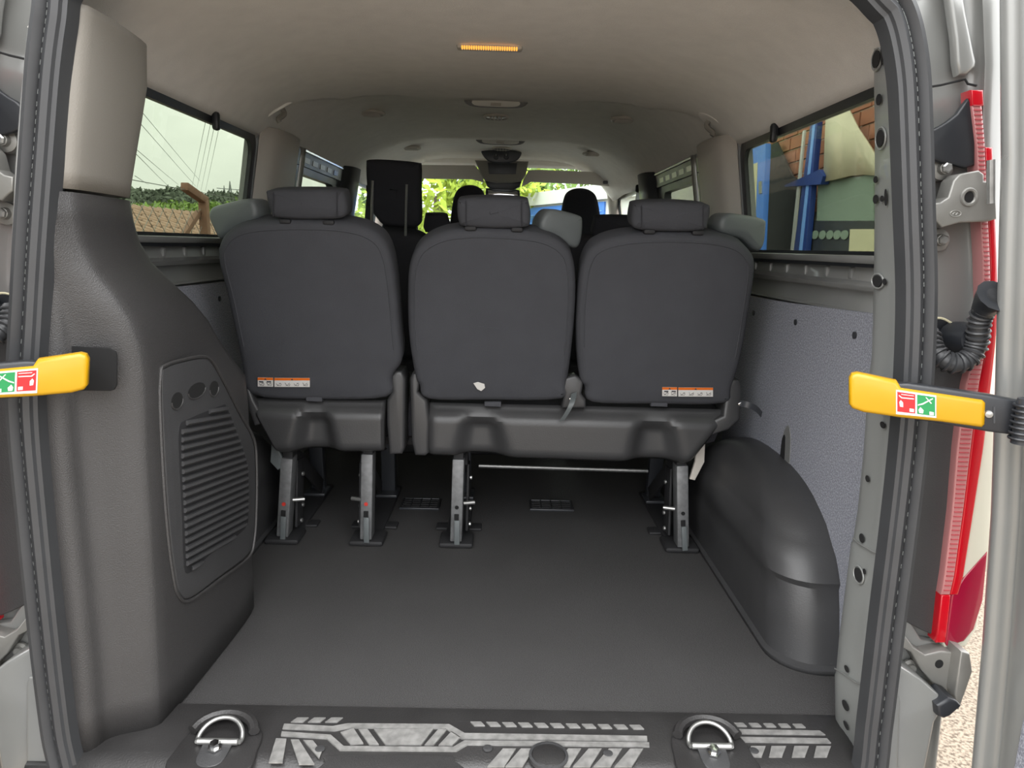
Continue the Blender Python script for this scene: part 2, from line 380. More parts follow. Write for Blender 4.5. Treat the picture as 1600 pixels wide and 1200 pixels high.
def wall(s):
    mir = s < 0; side = 'right' if s > 0 else 'left'
    yw = 0.87 if s > 0 else 1.00     # end of the rear quarter glass
    ys0 = yw+0.42; ys1 = ys0+0.64    # sliding door glass
    root = thing('wall_'+side, (0.87*s, 1.6, 0), 'grey metal %s inside wall of the van with window openings' % side, kind='structure')
    obj('lower_panel', rbox((0.88, 1.82, 0.31), (0.12, 3.8, 0.96)), 'wall_paint', root, mir=mir)
    # belt rail under the windows, stepped sheet metal
    pr = [(0.825, 0.795), (0.835, 0.80), (0.845, 0.835), (0.842, 0.845), (0.822, 0.85), (0.818, 0.858), (0.835, 0.866), (0.842, 0.90), (0.81, 0.908), (0.80, 0.922)]
    obj('belt_rail', loft([[(x, Y, z) for x, z in pr] for Y in [-0.08, 0.4, 0.8, 1.2, 1.8, 2.4, 3.6]]), 'wall_paint', root, mir=mir, solid=0.002)
    obj('belt_inner', rbox((0.895, 1.82, 0.855), (0.1, 3.8, 0.13)), 'wall_paint', root, mir=mir)
    for k in range(7):
        obj('clip_dent', rbox((0.836, 0.10+0.125*k, 0.882), (0.012, 0.016, 0.026), 0.004), 'wall_paint', root, mir=mir)
    # carpet board
    cp = [(-0.08, 0.0), (0.98, 0.0), (0.98, 0.785), (0.5, 0.792), (-0.08, 0.808)]
    fr = Fr((0.818, 0, 0), (-1, 0, 0)); q = [(-a, b) for a, b in cp]
    obj('carpet_board', slabuv(q, fr, 0.008, 0.002), 'carpet', root, label='speckled blue grey carpeted side board', mir=mir)
    for a, b in ((0.14, 0.75), (0.46, 0.745), (0.78, 0.74)):
        obj('screw', disc((0.818, a, b), (-1, 0, 0), 0.008, 0.008, 0.003), 'frame_dark', root, mir=mir)
    if s > 0:
        p0 = onX(1229, 690, 0.817)
        obj('cutout', slabuv(catm([(-p0.y-0.025, p0.z-0.07), (-p0.y-0.025, p0.z+0.01), (-p0.y, p0.z+0.045), (-p0.y+0.025, p0.z+0.01), (-p0.y+0.03, p0.z-0.07)], 3), fr, 0.004, n0=0.002), 'wall_paint', root, mir=mir)
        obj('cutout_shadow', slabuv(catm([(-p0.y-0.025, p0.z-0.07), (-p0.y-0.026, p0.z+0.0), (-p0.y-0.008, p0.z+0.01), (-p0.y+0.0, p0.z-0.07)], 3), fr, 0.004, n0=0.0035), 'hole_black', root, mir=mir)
    # pillars and header
    obj('pillar', wallprism(-0.12, -0.01, 0.9, 1.28), 'wall_paint', root, mir=mir)
    cpil = []
    for z in (0.9, 1.0, 1.1, 1.2, 1.28):
        X = TX(z); cpil.append(chaik([(X+0.01, yw+0.02, z), (X-0.035, yw+0.06, z), (X-0.045, yw+0.18, z), (X-0.035, yw+0.33, z), (X+0.01, yw+0.37, z)], 2))
    obj('pillar_cover', loft(cpil), 'pillar_cover', root, mir=mir, solid=-0.004)
    obj('pillar', wallprism(yw+0.02, ys0-0.02, 0.9, 1.30, dx=0.012), 'wall_paint', root, mir=mir)
    obj('pillar', wallprism(ys1+0.02, ys1+0.42, 0.9, 1.30), 'frame_dark', root, mir=mir)
    bp = []
    for z in (0.9, 1.0, 1.15, 1.28):
        X = TX(z); bp.append(chaik([(X+0.0, ys1+0.10, z), (X-0.05, ys1+0.13, z), (X-0.055, ys1+0.3, z), (X, ys1+0.36, z)], 2))
    obj('pillar_cover', loft(bp), 'frame_dark', root, mir=mir, solid=-0.004)
    obj('header', wallprism(-0.12, 3.4, 1.247, 1.55, 0.05, 0.03), 'wall_paint', root, mir=mir)
    # slotted metal strip over the sliding door window
    st = wallprism(ys0-0.03, ys1+0.06, 1.205, 1.262, 0.01, -0.012)
    obj('door_header', st, 'frame_dark', root, mir=mir)
    for k in range(5):
        y = ys0+0.06+0.12*k
        obj('slot', wallprism(y, y+0.075, 1.218, 1.238, 0.004, -0.0145), 'steel' if s > 0 else 'wall_paint', root, mir=mir)
    obj('edge_rail', tube([(TX(1.3)-0.008, ys0-0.02, 1.262), (TX(1.3)-0.008, ys1+0.05, 1.262)], 0.006, 6), 'chrome' if s < 0 else 'steel', root, mir=mir)
    g = []
    for z in (0.92, 1.02, 1.12, 1.22, 1.26):
        g.append([(TX(z)-0.03, ys0-0.055, z), (TX(z)-0.04, ys0-0.03, z), (TX(z)-0.02, ys0-0.015, z)])
    obj('door_edge', loft(g), 'steel', root, mir=mir, solid=0.003)
    return root, yw, ys0, ys1
def windows(s, i0, yw, ys0, ys1):
    mir = s < 0; side = 'right' if s > 0 else 'left'
    for k, (a, b, z0, z1, lab, gm) in enumerate(((0.0, yw, 0.915, 1.248, 'tinted rear quarter window on the %s of the van' % side, 'glass_tint'),
                               (ys0, ys1, 0.925, 1.212, 'small tinted sliding door window on the %s side' % side, 'glass_tint'),
                               (ys1+0.42, 3.3, 0.9, 1.25, 'clear front door window on the %s of the cab' % side, 'glass_clear'))):
        w_ = thing('window_%d' % (i0+k), (0.80*s, (a+b)/2, z0), lab, kind='structure')
        c = rrect_yz(a, b, z0, z1, 0.05)
        m = M(); rows = [[V((TX(z)+0.024, y, z)) for y, z in c], [V((TX(z)+0.028, y, z)) for y, z in c]]
        obj('pane', rings(m, rows), gm, w_, mir=mir)
        obj('window_seal', frame_band(a-0.02, b+0.02, z0-0.018, z1+0.015, 0.034 if k != 1 else 0.05, 0.012 if k != 1 else 0.03, 0.028, 0.06), 'rubber_black' if k != 1 else 'frame_dark', w_, mir=mir)
        if k == 0:
            p = onX(340 if s < 0 else 1206, 194 if s < 0 else 216, TX(1.23)*s)
            obj('clip', rbox((abs(p.x)+0.004, p.y, 1.236), (0.02, 0.024, 0.05), 0.008), 'rubber_black', w_, mir=mir)
for s, i0 in ((-1, 1), (1, 4)):
    r_, yw, ys0, ys1 = wall(s); windows(s, i0, yw, ys0, ys1)

# cab front: windscreen, pillars, dashboard, bulkhead
wl = thing('wall_front', (0, 3.3, 0), 'dark cab front with dashboard and windscreen pillars', kind='structure')
obj('bulkhead', rbox((0, 3.72, 0.30), (1.9, 0.06, 1.2)), 'dash', wl)
pr = [(3.28, 0.40), (3.20, 0.62), (3.23, 0.80), (3.35, 0.86), (3.55, 0.86), (3.75, 0.82)]
obj('dashboard', loft([[(x, y+0.04*(x/0.8)**2, z) for y, z in chaik([(a, b, 0) for a, b in pr], 2) for y, z in [(y, z)]] if False else [(x, p.x+0.04*(x/0.8)**2, p.y) for p in chaik([(a, b, 0) for a, b in pr], 2)] for x in [-0.84+0.12*i for i in range(15)]]), 'dash', wl, solid=0.01)
for s in (1, -1):
    pth = [V((0.86, 3.76, 0.80)), V((0.82, 3.58, 0.98)), V((0.765, 3.38, 1.18)), V((0.72, 3.24, 1.32)), V((0.68, 3.12, 1.40))]
    obj('pillar_trim', tube(catm(pth, 4, False), 0.045, 10), 'pillar_cover', wl, mir=s < 0)
obj('header', rbox((0, 3.26, 1.46), (1.5, 0.14, 0.09), 0.02), 'headliner', wl)
ws = thing('window_7', (0, 3.2, 0.85), 'clear windscreen at the front of the cab', kind='structure')
obj('pane', loft([[(x*a, y+0.0-0.06*(x)**2, z) for x in [-1+0.2*i for i in range(11)]] for a, y, z in ((0.86, 3.85, 0.82), (0.82, 3.68, 0.98), (0.77, 3.47, 1.18), (0.71, 3.28, 1.44))]), 'glass_clear', ws, solid=0.005)

# rear sill with worn tread
sill = thing('trim_1', (0, -0.1, 0), 'black plastic rear sill cover with worn tread strips', kind='structure')
pr = [(-0.118, 0.002), (-0.124, 0.008), (-0.14, 0.009), (-0.255, 0.007), (-0.285, -0.004), (-0.31, -0.04), (-0.325, -0.11), (-0.33, -0.2)]
obj('sill_cover', loft([[(x, y, z) for y, z in pr] for x in [-0.78+0.13*i for i in range(13)]]), 'sill_black', sill, solid=-0.006)
def c8(x, y): return (300+x/1.5686, 1000+y/1.5686)
SP = FZ(0.0085)
def tread(pts):
    obj('tread_strip', slab([c8(*p) for p in pts], SP, 0.003, 0, n0=0.0022), 'tread_worn', sill)
for a in (258, 300, 342): tread([(a, 192), (a+28, 192), (a+14, 203), (a-16, 203)])
tread([(226, 207), (345, 213), (382, 206), (630, 208), (668, 230), (1115, 237), (1116, 249), (660, 243), (622, 219), (388, 217), (350, 224), (222, 219)])
tread([(220, 226), (340, 234), (372, 262), (640, 264), (668, 248), (1120, 253), (1121, 263), (675, 258), (648, 274), (362, 272), (330, 243), (218, 236)])
for q in ([(364, 228), (396, 218), (420, 255), (388, 258)], [(408, 220), (430, 220), (458, 258), (434, 258)], [(446, 220), (592, 219), (562, 258), (474, 258)], [(604, 220), (624, 222), (592, 259), (570, 259)], [(636, 226), (658, 240), (638, 260), (604, 260)]): tread(q)
for k in range(11):
    a = 682+39*k; tread([(a, 202+0.8*k), (a+26, 202+0.8*k), (a+36, 212+0.8*k), (a+10, 212+0.8*k)])
tread([(206, 243), (232, 244), (222, 302), (188, 302)]); tread([(242, 246), (262, 246), (300, 306), (262, 306)]); tread([(272, 247), (296, 248), (318, 275), (312, 292)])
for a in (762, 806, 922, 972, 1022, 1074): tread([(a, 268), (a+32, 268), (a+4, 312), (a-38, 312)])
for k in range(6):
    a = 1292+36*k; tread([(a, 204+0.7*k), (a+22, 204+0.7*k), (a+32, 213+0.7*k), (a+8, 213+0.7*k)])
tread([(1312, 220), (1538, 224), (1552, 234), (1318, 231)]); tread([(1320, 239), (1556, 243), (1566, 254), (1326, 251)])
for a in (1370, 1420, 1476, 1530): tread([(a, 262), (a+36, 262), (a+26, 288), (a-6, 288)])
obj('round_cap', lathe([(0.030, 0), (0.030, 0.004), (0.026, 0.006), (0.0, 0.006)], onZ(857, 1183, 0.009), (0, 0, 1), 24), 'sill_black', sill)
obj('cap_ring', lathe([(0.036, -0.002), (0.036, 0.005), (0.031, 0.006), (0.030, 0.0)], onZ(857, 1183, 0.009), (0, 0, 1), 24), 'trim_black', sill)
for q in ((500, 1171), (762, 1170), (950, 1178), (1178, 1174)):
    obj('sill_screw', lathe([(0.009, 0), (0.009, 0.002), (0.006, 0.003), (0, 0.002)], onZ(q[0], q[1], 0.009), (0, 0, 1), 14), 'trim_black', sill)
obj('latch_recess', slab([(520, 1182), (690, 1182), (712, 1192), (730, 1225), (500, 1225), (508, 1192)], SP, 0.004, 0.0015, sm=4, n0=0.003), 'tread_worn' if False else 'trim_dark', sill)
# rear frame of the body round the opening: seal, pillars, header, bumper
seal_px = [(1384, 0), (1399, 20), (1411, 60), (1420, 120), (1424, 200), (1428, 320), (1432, 450), (1429, 560), (1423, 650), (1413, 750), (1401, 850), (1388, 950), (1377, 1040), (1366, 1130), (1354, 1215),
           (1325, 1262), (1240, 1285), (1000, 1280), (700, 1268), (400, 1262), (200, 1250), (120, 1225), (96, 1170), (82, 1080), (66, 940), (52, 800), (41, 680), (38, 600), (43, 500), (50, 380), (60, 240), (70, 110), (80, 30), (90, -25), (140, -72), (300, -92), (800, -100), (1200, -82), (1330, -50)]
sp = [onR(x+(5 if x > 1340 else 0), y, -0.155) for x, y in seal_px]
sp = [V(p) for p in catm([tuple(p) for p in sp], 5)]
prof = [(-0.019, -0.02), (-0.021, 0.006), (-0.017, 0.020), (-0.010, 0.023), (-0.003, 0.016), (0.0, 0.009), (0.003, 0.016), (0.010, 0.020), (0.018, 0.016), (0.020, 0.010), (0.026, 0.008), (0.028, -0.02)]
sl = obj('trim_2', sweepY(sp, prof), 'rubber', label='grey black rubber door seal looping round the rear opening', kind='structure')
st = M()
for i in range(0, len(sp)):
    a = sp[i]; b = sp[(i+1) % len(sp)]
    if not (-0.02 < a.z < 1.42): continue
    n_ = max(1, int((b-a).length/0.012))
    t = (b-a).normalized(); nn = V((t.z, 0, -t.x))
    for k in range(n_):
        p = a.lerp(b, (k+0.5)/n_)+V((0, -0.0105, 0)); st.join(bar(p-t*0.0035, p+t*0.0035, 0.0016, 0.0016, 0))
o_ = obj('stitching', st, 'wire', sl, kind='stuff')
# right D pillar, bare painted metal with punched holes
PR = [(75, 1362, 1398), (140, 1362, 1402), (200, 1363, 1405), (300, 1363, 1409), (400, 1362, 1412), (500, 1360, 1411), (560, 1358, 1409), (600, 1352, 1406), (700, 1346, 1397), (800, 1336, 1387), (844, 1329, 1382), (850, 1327, 1381), (900, 1321, 1374), (1000, 1308, 1362), (1048, 1304, 1356), (1054, 1303, 1356), (1120, 1304, 1348), (1200, 1322, 1342)]
rows = []
for y, a, b in PR:
    A = onR(a-1, y, 0.0); B = onR(a+(b-a)*0.55, y+1, -0.075); B2 = onR(a+(b-a)*0.8, y+1, -0.11); Cc = onR(b+6, y+2, -0.13)
    off = 0.004 if y > 849 else 0; off += 0.004 if y > 1050 else 0
    rows.append(chaik([V((0.86, 0.05+RS, A.z)), V((A.x+0.035, 0.03+RS, A.z)), A+V((-off, -off, 0)), B+V((-off*0.5, -off, 0)), B2+V((0, -off, 0)), Cc], 2))
PT = bvh(loft(rows)); pil = thing('trim_3', (0.75, -0.17, 0), 'bare silver metal rear pillar with punched holes beside the right seal', kind='structure')
obj('pillar_sheet', loft(rows), 'pillar_paint', pil, solid=0.003)
for (x, y, rx, ry) in ((1373, 92, 6, 10), (1382, 88, 1.6, 10), (1377, 155, 3.6, 7), (1379, 216, 5, 11), (1372, 280, 2.6, 4.5), (1372, 311, 3, 6), (1382, 310, 2.2, 4), (1388, 308, 1.4, 11), (1374, 439, 5.5, 8), (1386, 440, 2.2, 4.5), (1383, 664, 3, 4.5), (1359, 748, 2.4, 4.5), (1350, 841, 3, 6), (1344, 898, 4.6, 9), (1354, 893, 1.8, 3.6), (1326, 1045, 2.4, 4), (1324, 1102, 3.2, 6), (1325, 1133, 2.6, 4.5)):
    c, n_ = hit(PT, x, y); s_ = (c-CAM).length/F; c = c+n_*0.0035; w_ = max(0.35, abs(n_.dot(ray(x, y))))
    obj('hole', disc(c, n_, rx*s_/w_, ry*s_, 0.0012, n=16), 'hole_black', pil)
    if rx > 4.4:
        f = Fr(c, n_); ring = [f.p(rx*s_/w_*1.3*math.cos(2*math.pi*k/20), ry*s_*1.25*math.sin(2*math.pi*k/20), -0.0005) for k in range(20)]
        obj('hole_rim', tube(ring, 0.0016, 6, closed=True), 'pillar_paint', pil)
for ya in (847, 1051):
    q = [(lambda h_: h_[0]+h_[1]*0.003)(hit(PT, a, ya+dy)) for a, dy in ((1331 if ya < 900 else 1305, -6), (1345 if ya < 900 else 1322, 4), (1368 if ya < 900 else 1340, 16), (1378 if ya < 900 else 1350, 18))]
    obj('overlap_seam', tube(q, 0.0016, 6), 'silver_paint', pil)

# body rear corners, both sides
BR = [(-60, 1405, 1520), (0, 1425, 1528), (100, 1440, 1532), (200, 1446, 1528), (300, 1450, 1530), (450, 1452, 1536), (600, 1447, 1516), (700, 1438, 1502), (800, 1428, 1492), (900, 1415, 1482), (1000, 1403, 1472), (1100, 1392, 1462), (1250, 1372, 1445)]
rearw = thing('wall_rear', (0, -0.12, -0.2), 'silver painted rear body frame round the door opening', kind='structure')
rows = []
for y, a, b in BR:
    A = onR(a-10, y, -0.135); A1 = onR(a+8, y, -0.14); B = onR((a+b)/2, y, -0.06); D = onR(b-4, y, -0.07); E = onR(b+14, y, -0.10)
    rows.append(chaik([A, A1, V((A1.x+0.01, -0.07+RS, A1.z)), B, D, E, V((max(0.90, E.x+0.02), -0.06+RS, E.z)), V((0.945, 0.02+RS, E.z)), V((0.96, 0.3, E.z))], 2))
corner = loft(rows)
sideskin = loft([[(0.96-0.04*smooth(1.0, 1.55, z)-0.02*smooth(0.1, -0.5, z), Y, z) for z in (-0.45, -0.2, 0.1, 0.5, 0.80, 0.87)] for Y in (0.28, 1.0, 2.0, 3.0, 3.8)])
for s in (1, -1):
    obj('corner_panel', corner, 'silver_paint', rearw, mir=s < 0, solid=0.002)
    obj('side_skin', sideskin, 'silver_paint', rearw, mir=s < 0, solid=0.003)
obj('header', rbox((0, -0.25, 1.50), (1.66, 0.07, 0.19), 0.02), 'silver_paint', rearw)
obj('bumper_beam', rbox((0, -0.28, -0.30), (1.6, 0.20, 0.34), 0.04), 'silver_paint', rearw)
# =================================================================== LEFT PILLAR TRIM (beige above, grey below)
LT = [(300, 78, 114, 212, -0.125, 0.10), (340, 74, 118, 218, -0.12, 0.11), (380, 71, 126, 228, -0.115, 0.13), (420, 68, 146, 248, -0.105, 0.16), (460, 66, 178, 280, -0.095, 0.20), (500, 66, 205, 312, -0.085, 0.25), (540, 66, 220, 336, -0.075, 0.29), (580, 68, 227, 352, -0.07, 0.33), (620, 70, 229, 372, -0.067, 0.36), (660, 73, 230, 394, -0.065, 0.375), (720, 78, 232, 399, -0.065, 0.375), (800, 88, 237, 402, -0.065, 0.375), (900, 100, 243, 402, -0.065, 0.375), (1000, 112, 248, None, -0.065, 0.375), (1080, 118, 251, None, -0.065, 0.375), (1143, 122, 253, None, -0.065, 0.375)]
tl = thing('trim_4', (-0.7, 0, 0), 'grey lower pillar moulding at the left of the opening with ribbed lid', kind='structure')
rows = []
Cl = onY(402, 900, 0.27)
for y, a, b, c, yb, yc in LT:
    yc -= 0.105; A = onR(a-4, y, -0.14); B = onR(b, y, yb); C_ = onY(c, y, yc) if c else V((Cl.x, 0.27, B.z)); yb += RS
    z = B.z
    pts = [V((A.x-0.03, -0.12+RS, z)), V((A.x, -0.14+RS, z)), V((A.x+(B.x-A.x)*0.22, -0.138+RS, z)), V((A.x+(B.x-A.x)*0.30, yb-0.035, z)), V((B.x-0.012, yb-0.012, z)), V((B.x+0.002, yb+0.01, z)), V((C_.x-0.004, yc-0.01, z)), V((C_.x-0.03, yc+0.012, z)), V((-0.80, yc+0.03, z)), V((-0.835, yc+0.03, z))]
    rows.append(chaik(pts, 2))
rows[-1] = [V((p.x, p.y, 0.004)) for p in rows[-1]]
obj('moulding', loft(rows), 'trim_dark', tl, solid=-0.003)
BT = [(12, 106, 138, 236, -0.125, 0.10), (26, 104, 136, 236, -0.125, 0.10), (90, 98, 130, 237, -0.127, 0.10), (150, 93, 126, 230, -0.127, 0.10), (220, 86, 120, 221, -0.127, 0.10), (270, 81, 116, 215, -0.126, 0.10), (299, 79, 114, 212, -0.125, 0.10)]
rows = []
for y, a, b, c, yb, yc in BT:
    yc += RS; A = onR(a-4, y, -0.14); B = onR(b, y-4, yb); C_ = onY(c, y+14, yc); z = B.z; yb += RS
    rows.append(chaik([V((A.x-0.03, -0.12+RS, z)), V((A.x, -0.14+RS, z)), V((B.x-0.014, yb-0.010, z)), V((B.x+0.002, yb+0.008, z)), V((C_.x-0.003, yc-0.008, z)), V((C_.x-0.03, yc+0.008, z)), V((-0.80, yc+0.02, z))], 2))
obj('trim_5', loft(rows), 'trim_beige', label='beige upper pillar cover at the left of the opening', kind='structure', solid=-0.003)
# inner face plane of the moulding carries the ribbed lid
Bp = onR(232, 720, -0.06); Cp = onY(399, 720, 0.265); Bq = onR(248, 1000, -0.06)
e1 = (Cp-Bp).normalized(); e2 = (Bp-Bq).normalized(); nL = e1.cross(e2)
if nL.x < 0: nL = -nL
LF = Fr(Bp+nL*0.004, nL, e2)
lid = obj('jack_lid', slab([(250, 590), (258, 574), (285, 565), (312, 560), (327, 566), (345, 595), (372, 648), (392, 685), (397, 720), (397, 790), (394, 842), (384, 868), (340, 902), (296, 934), (280, 928), (272, 900), (262, 820), (254, 700)], LF, 0.012, 0.004, sm=4, n0=0.004), 'trim_black', tl, label='black ribbed access lid with finger holes')
rim_uv = catm([LF.uv(*p) for p in [(248, 590), (257, 571), (285, 562), (313, 557), (329, 563), (348, 595), (375, 648), (395, 685), (399.5, 720), (399.5, 790), (396, 844), (386, 872), (341, 906), (296, 938), (278, 931), (269, 900), (259, 820), (251, 700)]], 4)
obj('lid_rim', tube([LF.p(a, b, 0.002) for a, b in rim_uv], 0.0035, 6, closed=True), 'trim_dark', tl)
fld = [(276, 668), (290, 655), (342, 634), (352, 638), (372, 690), (384, 730), (385, 790), (380, 826), (330, 862), (296, 893), (284, 885), (280, 800), (276, 720)]
obj('rib_field', slab(fld, LF, 0.002, 0.0005, sm=3, n0=0.0048), 'black_matte', lid)
fe = [LF.uv(*p) for p in fld]
def cross_at(vv, slope):
    xs_ = []
    for i in range(len(fe)):
        a, b = fe[i-1], fe[i]; fa = a[1]-slope*a[0]-vv; fb = b[1]-slope*b[0]-vv
        if fa*fb < 0: t = fa/(fa-fb); xs_.append((a[0]+(b[0]-a[0])*t, a[1]+(b[1]-a[1])*t))
    return sorted(xs_)
pA = LF.uv(300, 800); pB = LF.uv(370, 770); slope = (pB[1]-pA[1])/(pB[0]-pA[0])
vals = [b-slope*a for a, b in fe]; lo_, hi_ = min(vals), max(vals); NR = 21
for k in range(NR):
    c = cross_at(lo_+(hi_-lo_)*(k+0.5)/NR, slope)
    if len(c) < 2: continue
    a, b = LF.p(c[0][0], c[0][1], 0.0065), LF.p(c[-1][0], c[-1][1], 0.0065)
    if (b-a).length < 0.02: continue
    d_ = (b-a).normalized(); a += d_*0.008; b -= d_*0.008
    obj('rib', tube([a, a.lerp(b, 0.03)+nL*0.001, a.lerp(b, 0.97)+nL*0.001, b], 0.0052, 6), 'trim_black', lid)
for (x, y, rx, ry) in ((273, 626, 8, 12), (304, 610, 13, 11), (331, 607, 7, 11)):
    c = LF.px(x, y, 0.0042); f = Fr(c, nL, e2); s_ = (c-CAM).length/F
    obj('finger_hole', slabuv([(1.9*rx*s_*math.cos(2*math.pi*k/20), ry*s_*math.sin(2*math.pi*k/20)) for k in range(20)], f, 0.001, n0=0.001), 'deep_black', lid)
    obj('finger_lip', tube([f.p(1.9*rx*s_*math.cos(math.pi*k/12+math.pi), ry*s_*math.sin(math.pi*k/12+math.pi), 0.001) for k in range(13)], 0.0016, 6), 'trim_dark', lid)
# strap pocket in the rear face
PF = FY(-0.105)
obj('strap_pocket', slab([(112, 541), (170, 544), (180, 549), (182, 556), (182, 602), (178, 609), (172, 611), (112, 610)], FR(-0.122), 0.004, 0.001), 'deep_black', tl)

# =================================================================== WHEEL ARCHES
def lerp_tab(tab, x):
    for (a, b), (c, d) in zip(tab, tab[1:]):
        if x <= c: return b+(d-b)*(x-a)/(c-a)
    return tab[-1][1]
YN = [(0, 0.035), (0.04, 0.042), (0.12, 0.056), (0.20, 0.082), (0.26, 0.125), (0.30, 0.170), (0.335, 0.235), (0.36, 0.31), (0.372, 0.38), (0.378, 0.47)]
XI = [(0, 0.690), (0.12, 0.684), (0.20, 0.688), (0.26, 0.692), (0.30, 0.700), (0.335, 0.714), (0.36, 0.738), (0.372, 0.762), (0.378, 0.80)]
def archm():
    rows = []
    for z, p in ((0.0, 0.012), (0.010, 0.012), (0.016, 0.002), (0.05, 0), (0.09, 0), (0.14, 0), (0.180, 0), (0.196, 0.009), (0.22, 0.009), (0.245, 0.009), (0.262, 0), (0.28, 0), (0.30, 0), (0.32, 0), (0.34, 0), (0.355, 0), (0.366, 0), (0.373, 0), (0.378, 0)):
        yn = lerp_tab(YN, z)-p; yf = 1.0-(yn-0.035); xi = lerp_tab(XI, z)-p; rc = min(0.105, (yf-yn)*0.42, (0.835-xi)*0.8)
        row = [(0.835, yn, z), ((0.835+xi+rc)/2, yn, z)]
        row += [(xi+rc-rc*math.sin(a*math.pi/16), yn+rc-rc*math.cos(a*math.pi/16), z) for a in range(9)]
        row += [(xi, yn+rc+(yf-yn-2*rc)*k/6, z) for k in range(1, 6)]
        row += [(xi+rc-rc*math.cos(a*math.pi/16), yf-rc+rc*math.sin(a*math.pi/16), z) for a in range(9)]
        row += [((0.835+xi+rc)/2, yf, z), (0.835, yf, z)]
        rows.append(row)
    m = loft(rows); n = len(rows[0]); b = (len(rows)-1)*n; m.f.append(tuple(b+k for k in range(n)))
    return m
am = archm()
obj('wheel_arch_cover', am, 'arch_black', label='black scuffed wheel arch cover bulging from the right side board', cat='wheel arch', solid=0.004)
obj('wheel_arch_cover', am, 'arch_black', label='black wheel arch cover mostly hidden behind the left ribbed moulding', cat='wheel arch', mir=True, solid=0.004)

# =================================================================== REAR SEAT ROW
t_ = V((0, -0.302, 0.953)).normalized(); nB = V((0, -0.953, -0.302)).normalized()
BF = Fr((0, 0.60, 0.475), nB, t_)
S1 = [(392, 620), (374, 562), (354, 470), (339, 410), (342, 380), (362, 359), (400, 349), (470, 346), (540, 350), (583, 364), (606, 390), (617, 440), (624, 520), (627, 566), (612, 592), (604, 624), (500, 628)]
S2 = [(648, 592), (638, 530), (636, 455), (640, 412), (655, 384), (690, 365), (740, 359), (800, 361), (850, 368), (882, 385), (897, 412), (900, 470), (893, 555), (886, 600), (878, 627), (760, 629), (668, 627), (654, 604)]
S3 = [(906, 592), (901, 525), (905, 445), (915, 403), (935, 382), (975, 370), (1040, 366), (1110, 369), (1154, 379), (1176, 398), (1182, 422), (1174, 480), (1160, 560), (1145, 608), (1132, 634), (1020, 635), (925, 632), (914, 607)]
H1 = [(414, 306), (419, 298), (470, 296), (526, 298), (537, 306), (541, 328), (534, 341), (500, 344), (432, 342), (420, 330)]
H2 = [(714, 319), (722, 311), (770, 309), (819, 312), (827, 320), (829, 344), (822, 356), (780, 358), (726, 355), (716, 346)]
H3 = [(990, 326), (998, 318), (1050, 316), (1104, 320), (1112, 328), (1108, 350), (1100, 361), (1050, 363), (1000, 360), (988, 350)]
G1 = [(324, 338), (328, 325), (342, 319), (386, 310), (397, 322), (398, 340), (384, 352), (360, 364), (342, 374), (331, 356)]
G2 = [(846, 346), (856, 330), (870, 327), (905, 336), (912, 345), (909, 378), (898, 388), (872, 374), (848, 362)]
G3 = [(1128, 346), (1139, 334), (1160, 335), (1195, 342), (1199, 354), (1195, 384), (1184, 392), (1162, 374), (1131, 364)]
def seat_back(par, outl, head, posts, guide, gleft):
    b = obj('backrest', slab(outl, BF, 0.10, 0.022, sm=4, dome=0.006), 'fabric', par)
    uv = ccw(catm([BF.uv(*p) for p in outl], 4)); iv = inset(uv, 0.020)
    vmin = min(v for _, v in iv); vmax = max(v for _, v in iv)
    k = [i for i in range(len(iv)) if iv[i][1] > vmin+0.30*(vmax-vmin)]
    st_ = next((i for i in range(len(k)) if k[i]-k[i-1] != 1), 0); k = k[st_:]+k[:st_]
    obj('piping', tube([BF.p(iv[i][0], iv[i][1], -0.0005) for i in k], 0.0022, 5), 'fabric', b)
    HF = Fr((0, 0.44, 1.0), V((0, -0.985, -0.17)))
    h = obj('headrest', slab(head, HF, 0.095, 0.018, sm=4, dome=0.004), 'fabric', par)
    for px, py in posts:
        c = HF.px(px, py+2, -0.03)
        obj('headrest_post', tube([c+V((0, 0.01, -0.05)), c+V((0, 0.0, 0.03))], 0.006, 8), 'steel', h)
        obj('headrest_bezel', rbox(c+V((0, -0.012, -0.008)), (0.03, 0.03, 0.012), 0.005), 'black_matte', h)
    x0 = min(p[0] for p in head); x1 = max(p[0] for p in head); yt = min(p[1] for p in head); yb = max(p[1] for p in head)
    for xa in (x0+14, x1-14):
        obj('seam', tube([HF.px(xa+(2 if xa < (x0+x1)/2 else -2)*k2/4*0, yt+4+(yb-yt-9)*k2/6, 0.004) for k2 in range(7)], 0.0013, 5), 'fabric_black', h)
    GF = Fr((0, 0.60, 0.95), V((0.35 if not gleft else -0.35, -0.93, -0.05)))
    GF.o = V((onY(sum(p[0] for p in guide)/len(guide), 350, 0.515)))
    g = obj('shoulder_belt_guide', slab(guide, GF, 0.07, 0.012, sm=3, dome=0.003), 'guide_grey', par, label='grey plastic shoulder belt outlet')
    return b
CF = FY(0.63)
